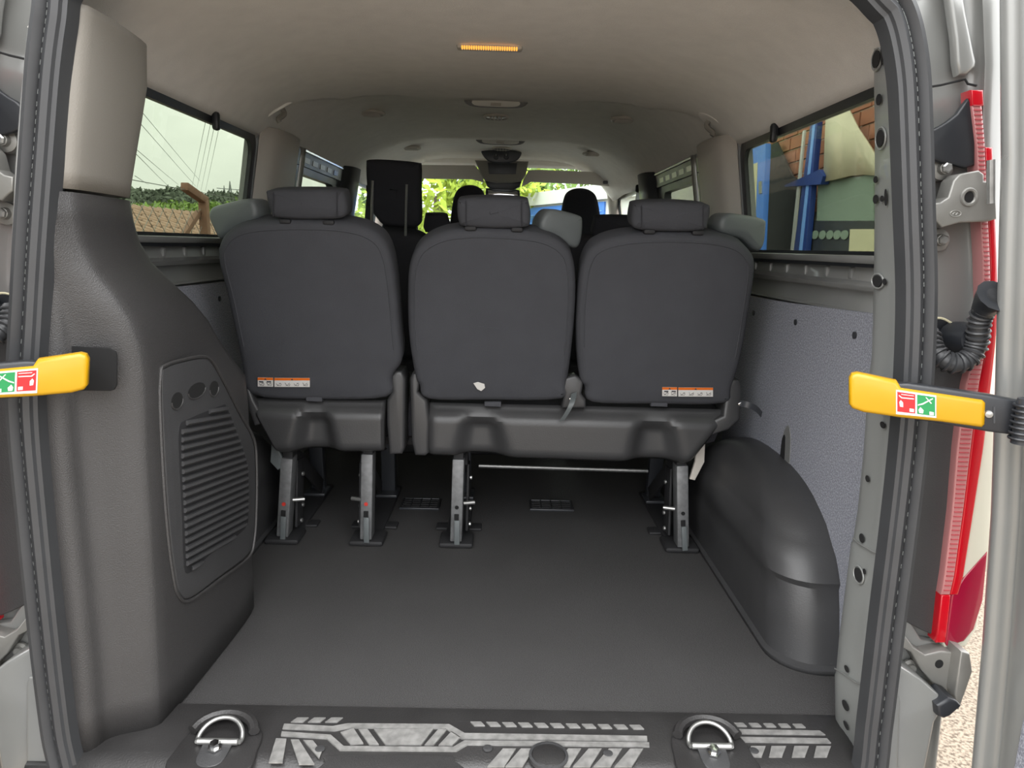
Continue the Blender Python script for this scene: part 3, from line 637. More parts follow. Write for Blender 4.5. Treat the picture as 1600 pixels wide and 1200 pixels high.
def cover(par, TL, TR, BR_, BL, valleys, curve=0):
    rows = []; NX, NYY = 72, 14
    for j in range(NYY+1):
        t = j/NYY; row = []
        for i in range(NX+1):
            s = i/NX
            x = (TL[0]+(TR[0]-TL[0])*s)*(1-t)+(BL[0]+(BR_[0]-BL[0])*s)*t; y = (TL[1]+(TR[1]-TL[1])*s)*(1-t)+(BL[1]+(BR_[1]-BL[1])*s)*t
            d = 0.035*smooth(0, 0.30, t)
            for vx, hw in valleys:
                q = (x-vx)/(hw*(0.75+0.7*t)); d -= 0.045*smooth(0.12, 0.45, t)*math.exp(-q**4) if abs(q) < 3 else 0
            d -= 0.03*smooth(0.9, 1.0, t)
            d -= 0.02*(1-smooth(0, 0.02, s))+0.02*smooth(0.98, 1, s)
            row.append(CF.px(x, y)+V((0, -d, 0)))
        rows.append(row)
    return obj('lower_cover', loft(rows), 'cover_black', par, solid=-0.004)
LEGS = {}
def seat_leg(par, top, bot, pin_dir, mark):
    T = onY(top[0], top[1], 0.685); B = onZ(bot[0], bot[1], 0.012)
    lg = obj('leg', bar(B+V((0, 0, 0.01)), T, 0.036, 0.055, 0.004), 'leg_grey', par)
    T2 = T+V((0, -0.0, 0.03))
    obj('leg_socket', bar(T+V((0, 0.005, -0.02)), T+V((0, 0.02, 0.06)), 0.030, 0.05, 0.003), 'black_matte', lg)
    obj('leg_tab', bar(B+V((0.004, -0.034, 0.004)), B.lerp(T, 0.30)+V((0.002, -0.032, 0)), 0.017, 0.006, 0.002), 'guide_grey', lg)
    obj('leg_slot', bar(B.lerp(T, 0.30)+V((0.0, -0.030, 0)), B.lerp(T, 0.37)+V((0.0, -0.030, 0)), 0.014, 0.004, 0.001), 'hole_black', lg)
    c = B.lerp(T, 0.45)+V((0, -0.030, 0))
    obj('lock_mark', lathe([(0.006, 0), (0.006, 0.002), (0.003, 0.002), (0.003, 0.0005)], c, (0, -1, 0), 12), 'mark_red' if mark else 'hole_black', lg)
    # floor rail, front support, brace, pin
    obj('floor_rail', rbox((B.x, 0.94, 0.008), (0.075, 0.50, 0.016), 0.006), 'black_matte', par)
    obj('rail_foot', rbox((B.x, 0.705, 0.010), (0.105, 0.10, 0.018), 0.008), 'black_matte', par)
    obj('rail_tab', rbox((B.x, 0.82, 0.006), (0.15, 0.05, 0.010), 0.004), 'black_matte', par)
    fx = B.x+0.0
    obj('front_leg', bar((fx, 1.12, 0.01), (fx, 1.08, 0.34), 0.05, 0.04, 0.004), 'frame_dark', par)
    obj('leg_plate', rbox((fx, 1.09, 0.022), (0.075, 0.09, 0.010), 0.002), 'frame_dark', par)
    obj('brace', bar((B.x+0.024*pin_dir, 1.06, 0.05), (B.x+0.024*pin_dir, 0.74, 0.27), 0.010, 0.05, 0.002), 'black_matte', par)
    obj('side_bracket', bar((B.x+0.030*pin_dir, 0.75, 0.03), (B.x+0.030*pin_dir, 0.78, 0.24), 0.008, 0.07, 0.002), 'black_matte', par)
    p = B.lerp(T, 0.46)
    obj('pin', tube([p+V((0.018*pin_dir, 0, 0)), p+V((0.052*pin_dir, 0.01, 0))], 0.0065, 10), 'steel', par)
    for dz, dy in ((0.045, 0.0), (0.09, 0.02), (0.19, 0.03)):
        q = V((B.x+0.036*pin_dir, 0.75+dy, dz)); obj('bolt', lathe([(0.007, 0), (0.007, 0.005), (0.004, 0.007), (0, 0.007)], q, (pin_dir, 0, 0), 8), 'steel', par)
def sticker(par, x0, x1, xm, y, h, fr):
    for a, b, nic in ((x0, xm-1, 2), (xm+1, x1, 4)):
        dy = (a-x0)*0.02
        st2 = obj('warning_label', slab([(a, y+dy), (b, y+dy+0.3), (b, y+dy+h+0.3), (a, y+dy+h)], fr, 0.001, n0=0.0075), 'label_white', par, label='white seat label with orange band')
        obj('orange_band', slab([(a, y+dy), (b, y+dy+0.3), (b, y+dy+h*0.27), (a, y+dy+h*0.27)], fr, 0.0005, n0=0.0082), 'label_orange', st2)
        xm2 = (a+b)/2
        obj('triangle', slab([(xm2-2, y+dy+h*0.24), (xm2+2, y+dy+h*0.24), (xm2, y+dy+h*0.05)], fr, 0.0004, n0=0.0087), 'label_ink', st2)
        for k in range(nic):
            cx = a+(b-a)*(k+0.5)/nic; cy = y+dy+h*0.66
            f0 = fr.px(cx, cy, 0.0083); f2 = Fr(f0, fr.n, fr.v)
            mm = M()
            if nic == 2: slabuv([(-0.006, 0.004), (0.006, 0.004), (0.006, 0.008), (-0.006, 0.008)], f2, 0.0004, n0=0.0004, m=mm)
            tube([f2.p(-0.007, 0.001+0.003*(k % 2), 0), f2.p(-0.003, -0.005, 0), f2.p(0.005, -0.006, 0), f2.p(0.007, 0.0, 0), f2.p(0.001, 0.003-0.004*(k % 2), 0)], 0.0006, 4, m=mm)
            tube([f2.p(-0.006, -0.006, 0), f2.p(0.0, -0.002, 0), f2.p(0.006, 0.004, 0)], 0.0005, 4, m=mm)
            obj('pictogram', mm, 'label_ink', st2)
# single seat
ss = thing('rear_single_seat', (-0.45, 0.8, 0), 'single dark grey fabric rear seat beside the left moulding', 'seat', 'rear row seats')
seat_back(ss, S1, H1, ((444, 342), (512, 344)), G1, True)
cover(ss, (392, 622), (603, 626), (602, 702), (438, 704), ((496, 22),))
RF = FY(0.60)
obj('recliner_cover', slab([(609, 586), (618, 579), (628, 580), (633, 592), (632, 700), (628, 710), (608, 711), (604, 660), (604, 626), (612, 612)], RF, 0.10, 0.010), 'cover_black', ss)
obj('recliner_cover', slab([(381, 598), (390, 606), (396, 625), (408, 646), (406, 664), (397, 666), (388, 640)], RF, 0.08, 0.008), 'cover_black', ss)
obj('back_tab', slab([(478, 620), (503, 620), (503, 628), (478, 627)], RF, 0.02, 0.002), 'fabric', ss)
obj('release_lever', slab([(424, 690), (433, 698), (441, 716), (442, 730), (434, 735), (422, 722)], FY(0.66), 0.012, 0.003), 'guide_grey', ss)
seat_leg(ss, (452, 712), (445, 838), 1, True); seat_leg(ss, (576, 706), (574, 843), -1, True)
sticker(ss, 404, 485, 429, 588, 14, BF)
obj('seat_cushion', rbox((-0.43, 0.93, 0.40), (0.50, 0.50, 0.13), 0.04), 'fabric_black', ss)
obj('seat_frame', rbox((-0.43, 0.92, 0.325), (0.42, 0.40, 0.03), 0.005), 'black_matte', ss)
# double seat
ds = thing('rear_double_seat', (0.26, 0.8, 0), 'double dark grey fabric rear bench with two backrests and loose strap', 'seat', 'rear row seats')
seat_back(ds, S2, H2, ((735, 353), (808, 355)), G2, False)
seat_back(ds, S3, H3, ((1016, 358), (1092, 360)), G3, False)
cover(ds, (668, 629), (1138, 640), (1072, 722), (670, 708), ((752, 26), (1020, 26)))
obj('recliner_cover', slab([(640, 592), (644, 583), (651, 581), (657, 592), (653, 613), (667, 626), (671, 660), (670, 708), (664, 713), (648, 712), (643, 690)], RF, 0.10, 0.010), 'cover_black', ds)
obj('recliner_cover', slab([(877, 637), (882, 612), (876, 596), (884, 589), (898, 585), (912, 594), (908, 614), (915, 624), (915, 637)], RF, 0.05, 0.008, n0=0.01), 'cover_black', ds)
obj('recliner_cover', slab([(1136, 604), (1146, 592), (1156, 594), (1159, 606), (1157, 656), (1140, 672), (1112, 681), (1116, 656), (1130, 650)], RF, 0.08, 0.010), 'cover_black', ds)
for a in (770, 1030):
    obj('back_tab', slab([(a-13, 628), (a+13, 628), (a+13, 636), (a-13, 635)], RF, 0.02, 0.002), 'fabric', ds)
obj('release_lever', slab([(1089, 692), (1102, 690), (1101, 722), (1086, 751), (1078, 749), (1086, 722)], FY(0.66), 0.014, 0.003), 'pillar_cover', ds)
seat_leg(ds, (717, 714), (713, 846), 1, False); seat_leg(ds, (1063, 724), (1064, 855), -1, False)
sticker(ds, 1034, 1113, 1058, 603, 14, BF)
obj('torn_label', slab([(740, 597), (747, 595), (757, 598), (758, 604), (752, 609), (746, 606)], BF, 0.001, n0=0.0078), 'label_white', ds, label='torn white label remnant')
obj('seat_cushion', rbox((0.27, 0.93, 0.40), (0.90, 0.50, 0.13), 0.04), 'fabric_black', ds)
obj('seat_frame', rbox((0.27, 0.92, 0.325), (0.80, 0.40, 0.03), 0.005), 'black_matte', ds)
obj('cross_rod', tube([onY(748, 728, 1.0), onY(1012, 736, 1.0)], 0.007, 8), 'steel', ds)
def strap(par, pts, w_, side, tip, mt='guide_grey'):
    c = chaik([onY(x, y, Y) for x, y, Y in pts], 2); m = M(); sd = V(side).normalized()
    rows = [[p+sd*w_/2+V((0, -0.0012, 0)), p-sd*w_/2+V((0, -0.0012, 0)), p-sd*w_/2+V((0, 0.0012, 0)), p+sd*w_/2+V((0, 0.0012, 0))] for p in c]
    o = obj('strap', rings(m, rows), mt, par, label='loose grey webbing strap')
    obj('strap_tip', rbox(onY(tip[0], tip[1], pts[0][2]-0.004), (0.020, 0.004, 0.008), 0.001, Matrix.Rotation(-0.5, 3, 'Y')), 'chrome', o)
strap(ds, [(897, 614, 0.58), (894, 630, 0.545), (886, 645, 0.55), (878, 657, 0.56)], 0.017, (0.8, 0, 0.3), (895, 622))
strap(ds, [(1155, 630, 0.53), (1168, 632, 0.51), (1182, 638, 0.515), (1190, 648, 0.53)], 0.017, (0.15, 0, 1), (1159, 630), 'frame_dark')

# =================================================================== MIDDLE AND FRONT SEATS (seen over the rear row)
def back_seat(name, px, Y, z_top, wdt, label, head, group, mat_='fabric_black', tall=False):
    c = onY(px, 360, Y); r = thing(name, (c.x, Y, 0), label, 'seat', group)
    f = Fr((c.x, Y, 0.45), nB, t_); hw = wdt/2; H_ = (z_top-0.45)/0.953
    uv = catm([(-hw*0.92, 0), (-hw, H_*0.5), (-hw, H_*0.82), (-hw*0.78, H_*0.97), (0, H_), (hw*0.78, H_*0.97), (hw, H_*0.82), (hw, H_*0.5), (hw*0.92, 0)], 4)
    obj('backrest', slabuv(uv, f, 0.11, 0.03), mat_, r)
    obj('seat_cushion', rbox((c.x, Y+0.28, 0.40), (wdt, 0.5, 0.14), 0.04), mat_, r)
    obj('seat_base', rbox((c.x, Y+0.25, 0.165), (wdt*0.8, 0.42, 0.33), 0.02), 'black_matte', r)
    if head:
        hf = Fr((c.x, Y-0.14, z_top), V((0, -0.98, -0.17)))
        h = obj('headrest', slab(head, hf, 0.09, 0.02, sm=4, dome=0.004), mat_, r); return r, h, hf
    return r, None, None
r, h, hf = back_seat('middle_row_seat', 596, 1.62, 0.96, 0.46, 'black middle row seat with tall raised headrest on two posts', [(571, 256), (576, 251), (612, 252), (650, 256), (656, 262), (656, 300), (657, 340), (652, 354), (622, 355), (600, 353), (588, 342), (575, 320), (572, 290)], 'middle row seats')
for xa, y0 in ((583, 282), (636, 288)):
    obj('headrest_post', tube([hf.px(xa, y0, 0.008), hf.px(xa-2, 368, 0.008)], 0.0055, 8), 'steel', h)
obj('belt_guide', slab([(664, 336), (668, 332), (694, 332), (699, 338), (702, 362), (664, 362)], FY(1.60), 0.06, 0.01, sm=3), 'fabric_black', r)
r, h, hf = back_seat('middle_row_seat', 775, 1.62, 0.96, 0.44, 'black middle row seat hidden behind the rear centre headrest', [(736, 335), (741, 330), (800, 331), (806, 337), (804, 358), (738, 357)], 'middle row seats')
obj('belt_guide', slab([(835, 350), (839, 346), (852, 347), (856, 352), (856, 368), (834, 366)], FY(1.60), 0.06, 0.01, sm=3), 'fabric_black', r)
r, h, hf = back_seat('middle_row_seat', 962, 1.62, 0.96, 0.46, 'black middle row seat beside the right sliding door with low headrest', [(930, 346), (936, 339), (985, 339), (1010, 341), (1016, 350), (1014, 372), (932, 372)], 'middle row seats')
fh = lambda x0, x1, y0, y1: [(x0+1, y1), (x0, (y0+y1)/2+8), (x0+6, y0+14), (x0+16, y0+3), ((x0+x1)/2, y0), (x1-16, y0+3), (x1-6, y0+14), (x1, (y0+y1)/2+8), (x1-1, y1)]
back_seat('front_seat', 733, 2.62, 0.98, 0.44, 'black centre front seat with rounded headrest left of the mirror', fh(704, 762, 291, 372), 'front seats')
back_seat('front_seat', 908, 2.62, 0.98, 0.46, 'black front seat with rounded headrest before the blue building', fh(877, 939, 296, 376), 'front seats')
back_seat('front_seat', 622, 2.62, 0.98, 0.36, 'black outer front seat hidden behind the tall raised headrest', fh(598, 648, 300, 372), 'front seats')
# =================================================================== CHECK STRAPS
def check_strap(mir, label, grp='yellow check straps'):
    r = thing('door_check_strap', (0.78*(-1 if mir else 1), -0.2, 0.62), label, 'check strap', grp)
    o_ = onR(1328, 615, -0.205); f = Fr(o_, (-0.42, -1, 0))
    obj('arm', slab([(1404, 600), (1420, 600), (1545, 618), (1605, 630), (1605, 684), (1545, 676), (1404, 652)], f, 0.022, 0.004, n0=-0.004), 'rubber_black', r, mir=mir)
    obj('grip', slab([(1327, 592), (1331, 585), (1340, 583), (1402, 596), (1408, 606), (1536, 625), (1541, 630), (1540, 664), (1535, 669), (1470, 660), (1404, 653), (1350, 645), (1332, 639), (1327, 632)], f, 0.026, 0.006), 'yellow', r, mir=mir, label='bright yellow grip sleeve')
    obj('arm_end', bar(onR(1362, 614, -0.205), onR(1386, 616, -0.06), 0.03, 0.045, 0.004, (1, 0.3, 0)), 'rubber_black', r, mir=mir)
    obj('rivet', lathe([(0.006, 0), (0.005, 0.003), (0, 0.004)], f.px(1546, 648, -0.004), f.n, 12), 'steel', r, mir=mir)
    obj('arm_rib', slab([(1553, 636), (1556, 636), (1556, 662), (1553, 662)], f, 0.004, n0=-0.003), 'frame_dark', r, mir=mir)
    # hinge knuckle at the door
    c = f.px(1594, 657, 0.0)
    k = obj('knuckle', tube([c+V((0, -0.01, -0.032)), c+V((0, -0.01, 0.034))], 0.014, 12), 'frame_dark', r, mir=mir)
    for q in range(7):
        zc = c.z-0.024+q*0.008; obj('spring_coil', tube([V((c.x+0.0165*math.cos(a*math.pi/8), c.y-0.01+0.0165*math.sin(a*math.pi/8), zc)) for a in range(16)], 0.0022, 6, closed=True), 'rubber_black', k, mir=mir)
    # pictogram sticker
    f2 = Fr(f.o+f.n*0.0008, f.n)
    s0 = obj('sticker', slab([(1400, 609), (1463, 618), (1463, 653), (1400, 647)], f2, 0.0008, n0=0.0002), 'label_white', r, mir=mir)
    s1 = obj('red_field', slab([(1402, 612), (1430, 616), (1430, 646), (1402, 643)], f2, 0.0006, n0=0.0006), 'label_red', s0, mir=mir)
    s2 = obj('green_field', slab([(1433, 616.5), (1461, 620.5), (1461, 650), (1433, 646.5)], f2, 0.0006, n0=0.0006), 'label_green', s0, mir=mir)
    def icon(pl): 
        mm = M()
        for p in pl: slab(p, f2, 0.0005, n0=0.0011, m=mm)
        obj('pictogram', mm, 'label_white', s0, mir=mir)
    icon([[(1405, 617), (1409, 620.5), (1428, 622.5), (1428, 624), (1408, 622), (1404, 618)], [(1408, 615.5), (1428, 618), (1428, 619), (1408, 616.5)]])
    icon([[(1405, 628), (1407.5, 625), (1411, 629), (1411, 636), (1406, 635)], [(1421, 638), (1428, 639), (1428, 644), (1421, 643)]])
    icon([[(1434, 632), (1441, 630), (1457, 622), (1458, 623.4), (1442, 632), (1434, 633.6)], [(1446, 621), (1447.5, 620.6), (1456, 630), (1454.5, 631)]])
    icon([[(1435, 640), (1438, 636), (1443, 641), (1442, 646), (1436, 645)], [(1452, 643), (1459, 644), (1459, 649), (1452, 648)]])
    return r
check_strap(False, 'yellow and black door check strap crossing the right seal')
check_strap(True, 'yellow and black door check strap reaching into the left moulding pocket')

# =================================================================== REAR DOORS, HINGES, LAMPS, CONDUITS
def door(mir, name, label):
    s = -1 if mir else 1
    r = thing(name, (0.95*s, -0.5, -0.3), label, kind='structure')
    rows = []; Y0 = -0.305
    for y, x in ((-60, 1556), (0, 1556), (250, 1558), (450, 1553), (650, 1548), (800, 1543), (1000, 1530), (1200, 1513), (1330, 1500)):
        E = onY(x, y, Y0); X, z = E.x, E.z
        rows.append(chaik([V((X+0.095, Y0+0.035, z)), V((X+0.06, Y0+0.035, z)), V((X+0.03, Y0+0.02, z)), V((X+0.004, Y0+0.003, z)), V((X+0.0, Y0-0.022, z)), V((X+0.026, Y0-0.027, z)), V((X+0.030, Y0-0.040, z)), V((X+0.010, Y0-0.055, z)), V((X+0.004, Y0-0.12, z)), V((X+0.004, Y0-0.66, z)), V((X+0.03, Y0-0.70, z)), V((X+0.10, Y0-0.70, z)), V((X+0.105, Y0-0.3, z)), V((X+0.095, Y0+0.035, z))], 2))
    obj('door_shell', loft(rows), 'silver_paint', r, mir=mir, sharp=50)
    obj('carpet_board', rbox((0.885, -0.66, 0.12), (0.012, 0.50, 0.9), 0.004), 'carpet', r, mir=mir)
    return r
DOORS = {}
DOORS[False] = door(False, 'door_1', 'silver right rear door standing open beside the tail lamp')
DOORS[True] = door(True, 'door_2', 'silver left rear door standing open outside the frame edge')
def hinge_up(mir):
    dr_ = DOORS[mir]
    f = FR(-0.125)
    r = obj('hinge', slab([(1456, 318), (1470, 316), (1482, 308), (1490, 282), (1500, 272), (1530, 266), (1538, 272), (1538, 283), (1556, 284), (1558, 342), (1545, 346), (1500, 348), (1472, 356), (1462, 345), (1456, 340)], f, 0.035, 0.003), 'cast_alu', dr_, mir=mir, label='cast metal hinge with bolts')
    obj('hinge_hole', disc(onR(1514, 308, -0.1245), (0, -1, 0), 0.0075, 0.0085, 0.0012), 'hole_black', r, mir=mir)
    obj('hinge_boss', tube([onR(1514, 308, -0.126)+V((0.011*math.cos(a*math.pi/10), 0, 0.012*math.sin(a*math.pi/10))) for a in range(20)], 0.003, 6, closed=True), 'cast_alu', r, mir=mir)
    c = onR(1493, 334, -0.1255)
    obj('oval_emblem', tube([c+V((0.0085*math.cos(a*math.pi/10), 0, 0.0048*math.sin(a*math.pi/10))) for a in range(20)], 0.0009, 5, closed=True), 'cast_alu', r, mir=mir)
    obj('emblem_script', tube([c+V((-0.005, 0, -0.001)), c+V((-0.002, 0, 0.002)), c+V((0.0, 0, -0.002)), c+V((0.003, 0, 0.001)), c+V((0.006, 0, 0.0))], 0.0008, 5), 'cast_alu', r, mir=mir)
    for (x, y) in ((1470, 264), (1465, 375)):
        b = onR(x, y, -0.08)
        bo = obj('bolt', lathe([(0.018, 0), (0.018, 0.004), (0.012, 0.006), (0.010, 0.006), (0.009, 0.014), (0.006, 0.015), (0, 0.013)], b, (0, -1, 0), 6 if False else 18), 'cast_alu', r, mir=mir)
        obj('bolt_head', lathe([(0.0085, 0), (0.0085, 0.019), (0.006, 0.021), (0, 0.021)], b, (0, -1, 0), 6), 'steel', r, mir=mir)
        obj('bolt_pad', slab([(x-16, y-16), (x+14, y-16), (x+18, y+10), (x+10, y+18), (x-12, y+16)], FR(-0.078), 0.02, 0.006, sm=3), 'silver_paint', r, mir=mir)
    obj('hinge_pin', tube([onR(1548, 318, -0.15), onR(1548, 250, -0.15)], 0.006, 8), 'steel', r, mir=mir)
def hinge_low(mir):
    dr_ = DOORS[mir]
    f = FR(-0.115)
    r = obj('hinge', slab([(1392, 990), (1412, 990), (1428, 1012), (1446, 1024), (1470, 1018), (1500, 1020), (1512, 1030), (1512, 1060), (1500, 1085), (1478, 1080), (1456, 1066), (1440, 1048), (1424, 1020), (1395, 1004)], f, 0.03, 0.003), 'cast_alu', dr_, mir=mir, label='cast metal hinge with bolts')
    obj('hinge_hole', disc(onR(1467, 1037, -0.1145), (0, -1, 0), 0.0075, 0.0085, 0.0012), 'hole_black', r, mir=mir)
    obj('hinge_plate', slab([(1390, 968), (1420, 968), (1440, 1000), (1500, 1012), (1505, 1085), (1460, 1080), (1430, 1062), (1390, 1045)], FR(-0.085), 0.02, 0.004), 'silver_paint', r, mir=mir)
    for (x, y) in ((1398, 974), (1397, 1020), (1420, 1040)):
        obj('bolt', lathe([(0.014, 0), (0.014, 0.004), (0.008, 0.006), (0.008, 0.012), (0, 0.012)], onR(x, y, -0.09), (0, -1, 0), 16), 'cast_alu', r, mir=mir)
    obj('hinge_knuckle', slab([(1502, 1018), (1516, 1022), (1520, 1050), (1508, 1085), (1498, 1110), (1492, 1085)], FR(-0.14), 0.04, 0.003), 'cast_alu', r, mir=mir)
def lamp(mir, label):
    r = thing('tail_lamp', (0.9*(-1 if mir else 1), -0.1, 0.2), label, 'tail lamp', 'tail lamps')
    f = FR(-0.105)
    L = [(140, 1518), (165, 1519), (230, 1527), (300, 1530), (400, 1536), (480, 1538), (540, 1526), (600, 1510), (650, 1502), (700, 1496), (800, 1488), (900, 1476), (930, 1471), (1005, 1463)]
    W1 = [16, 16, 13, 13, 12, 12, 16, 21, 22, 22, 18, 16, 14, 14]
    def strip(i0, i1, o0, o1, n0=0.0):
        a = [(L[i][1]+W1[i]*o0, L[i][0]) for i in range(i0, i1)]; b = [(L[i][1]+W1[i]*o1, L[i][0]) for i in range(i0, i1)]
        return slab(a+list(reversed(b)), f, 0.03, 0.003, n0=n0)
    obj('lens', strip(0, 2, 0, 1.2), 'lens_red', r, mir=mir)
    obj('lens', strip(1, 13, 0, 1.0), 'lens_pink', r, mir=mir, label='pale ribbed inner edge of the lamp')
    mm = M()
    for i in range(1, 12):
        n_ = max(2, int((L[i+1][0]-L[i][0])/7))
        for k in range(n_):
            t = k/n_; y = L[i][0]+(L[i+1][0]-L[i][0])*t; x = L[i][1]+(L[i+1][1]-L[i][1])*t; ww = W1[i]+(W1[i+1]-W1[i])*t
            mm.join(rbox(onR(x+ww*0.5, y, -0.1055), (ww*0.0010*0.8, 0.002, 0.002), 0))
    obj('lens_ribs', mm, 'lens_rib', r, mir=mir, kind='stuff')
    obj('lens', strip(2, 13, 1.0, 1.9), 'lens_red', r, mir=mir)
    obj('lens', strip(12, 14, 0, 1.1), 'lens_red', r, mir=mir)
    obj('lens', slab([(1528, 640), (1580, 620), (1580, 880), (1522, 905), (1506, 905), (1512, 800)], f, 0.03, 0.003, n0=-0.004), 'lens_clear', r, mir=mir)
    obj('lens', slab([(1488, 932), (1506, 905), (1545, 862), (1538, 940), (1524, 985), (1508, 1004), (1482, 1012), (1478, 1005)], f, 0.04, 0.004, n0=-0.002), 'lens_dark_red', r, mir=mir)
    obj('lamp_edge', slab([(1476, 1004), (1508, 1006), (1524, 985), (1536, 900), (1542, 900), (1532, 985), (1514, 1014), (1480, 1016)], f, 0.05, 0.003, n0=-0.008), 'lens_clear', r, mir=mir)
def corner_bits(mir, side):
    s = -1 if mir else 1
    obj('rubber_flap', slab([(1449, 209), (1470, 196), (1495, 178), (1514, 153), (1520, 180), (1524, 258), (1490, 257), (1462, 251), (1447, 238)], FR(-0.100), 0.012, 0.004, sm=2), 'rubber_black', rearw, mir=mir)
    obj('lamp_backing', slab([(1452, 560), (1475, 545), (1512, 530), (1508, 600), (1500, 700), (1490, 800), (1478, 900), (1462, 995), (1440, 985), (1402, 965), (1412, 880), (1432, 740), (1446, 640)], FR(-0.088), 0.02, 0.004), 'trim_black', rearw, mir=mir)
    obj('grommet_plate', slab(catm([(1448, 500), (1470, 497), (1488, 506), (1490, 535), (1470, 545), (1448, 540)], 3), FR(-0.075), 0.01, 0.003), 'rubber_black', rearw, mir=mir)
    obj('grommet_edge', tube([onR(x, y, -0.086) for x, y in catm([(1448, 500), (1470, 497), (1488, 506)], 4, False)], 0.002, 6), 'pane_cream', rearw, mir=mir)
    obj('panel_seam', tube([onR(x, y, yy) for x, y, yy in ((1445, 137, -0.105), (1470, 133, -0.09), (1500, 126, -0.085), (1508, 124, -0.09), (1512, 131, -0.09), (1526, 134, -0.102))], 0.0018, 6), 'hole_black', rearw, mir=mir)
    obj('corner_rib', slab([(1480, -40), (1500, -40), (1512, 20), (1524, 80), (1526, 104), (1498, 118), (1492, 60)], FR(-0.092), 0.02, 0.007, sm=2), 'silver_paint', rearw, mir=mir)
    obj('bumper_corner', slab([(1384, 1040), (1408, 1042), (1440, 1062), (1472, 1090), (1490, 1102), (1474, 1110), (1462, 1130), (1436, 1260), (1360, 1260), (1376, 1130)], FR(-0.15), 0.12, 0.008), 'silver_paint', rearw, mir=mir)
    obj('bumper_step', slab([(1380, 1085), (1404, 1084), (1408, 1096), (1402, 1260), (1366, 1260)], FR(-0.158), 0.03, 0.005), 'silver_paint', rearw, mir=mir)
    obj('rubber_stop', slab([(1464, 1103), (1484, 1092), (1496, 1096), (1504, 1104), (1486, 1120), (1476, 1124), (1466, 1120)], FR(-0.165), 0.05, 0.006), 'rubber_black', rearw, mir=mir)
    r = thing('cable_conduit', (0.88*s, -0.12, 0.72), 'ribbed black cable conduit looping beside the %s seal' % side, 'conduit', 'cable conduits')
    pth = [(1452, 518, -0.10), (1458, 545, -0.12), (1474, 562, -0.135), (1494, 568, -0.14), (1514, 560, -0.14), (1526, 540, -0.14), (1529, 515, -0.145), (1532, 495, -0.15), (1544, 474, -0.165), (1556, 462, -0.18)]
    P_ = [V(p) for p in catm([tuple(onR(*p)) for p in pth], 12, False)]
    obj('conduit_tube', tube(P_, 0.0145, 12), 'rubber', r, mir=mir)
    mm = M(); acc = 0; last = P_[0]
    for i in range(1, len(P_)-1):
        acc += (P_[i]-last).length; last = P_[i]
        if acc > 0.0085:
            acc = 0; t = (P_[i+1]-P_[i-1]).normalized(); x = t.orthogonal().normalized(); y = t.cross(x)
            tube([P_[i]+(x*math.cos(a*math.pi/7)+y*math.sin(a*math.pi/7))*0.0158 for a in range(14)], 0.0026, 5, closed=True, m=mm)
    obj('conduit_rings', mm, 'rubber', r, mir=mir, kind='stuff')
    obj('conduit_boot', tube(P_[-22:], 0.018, 12, rr=[0.0165+0.0006*i for i in range(22)]), 'rubber_black', r, mir=mir)
    obj('conduit_plug', lathe([(0.03, 0), (0.03, 0.02), (0.022, 0.045), (0.0, 0.05)], onR(1490, 530, -0.085), (0.1, -1, 0.1), 16), 'rubber_black', r, mir=mir)
for mir, side in ((False, 'right'), (True, 'left')):
    hinge_up(mir)
    hinge_low(mir)
    lamp(mir, 'red and clear tail lamp strip on the %s body corner' % side)
    corner_bits(mir, side)

# =================================================================== TIE DOWN RINGS ON THE SILL
def tie(px, py, label):
    c = onZ(px, py, 0.010)
    r = thing('tie_down_ring', (c.x, c.y, 0.008), label, 'tie-down ring', 'tie-down rings')
    obj('dish', slabuv(catm([(-0.060, -0.075), (-0.072, -0.02), (-0.060, 0.035), (-0.02, 0.058), (0.03, 0.056), (0.066, 0.03), (0.074, -0.02), (0.066, -0.075)], 4), Fr((c.x, c.y, 0.010), (0, 0, 1), (0, 1, 0)), 0.006, 0.003, n0=0.003), 'sill_black', r)
    bk = [c+V((0.058*math.cos(a), 0.006+0.046*math.sin(a), 0.012+0.010*math.sin(a))) for a in [math.radians(10+16*k) for k in range(11)]]
    obj('dish_rim', tube(bk, 0.010, 8), 'sill_black', r)
    q = [c+V((0.038, -0.012, 0.010))]+[c+V((0.040*math.cos(math.radians(18*k)), -0.004+0.034*math.sin(math.radians(18*k)), 0.010+0.020*math.sin(math.radians(18*k)))) for k in range(11)]+[c+V((-0.038, -0.012, 0.010))]
    obj('ring', tube(catm([tuple(p) for p in q], 3, False), 0.0042, 10), 'steel', r)
    obj('ring_bar', tube([c+V((-0.036, -0.012, 0.011)), c+V((0.036, -0.012, 0.011))], 0.006, 10), 'steel', r)
    obj('bracket', slabuv(catm([(-0.022, 0.008), (0.022, 0.008), (0.026, -0.01), (0.022, -0.045), (0.0, -0.056), (-0.022, -0.045), (-0.026, -0.01)], 3), Fr(c+V((0, -0.012, 0.009)), (0, -0.1, 1), (0, 1, 0)), 0.005, 0.0015), 'trim_black', r)
    obj('bolt', lathe([(0.013, 0), (0.013, 0.003), (0.0085, 0.004), (0.0085, 0.012), (0.0, 0.0125)], c+V((0, -0.026, 0.009)), (0, -0.1, 1), 6), 'chrome', r)
tie(345, 1160, 'steel tie-down ring on the sill near the left moulding')
tie(1108, 1167, 'steel tie-down ring on the sill near the right pillar')

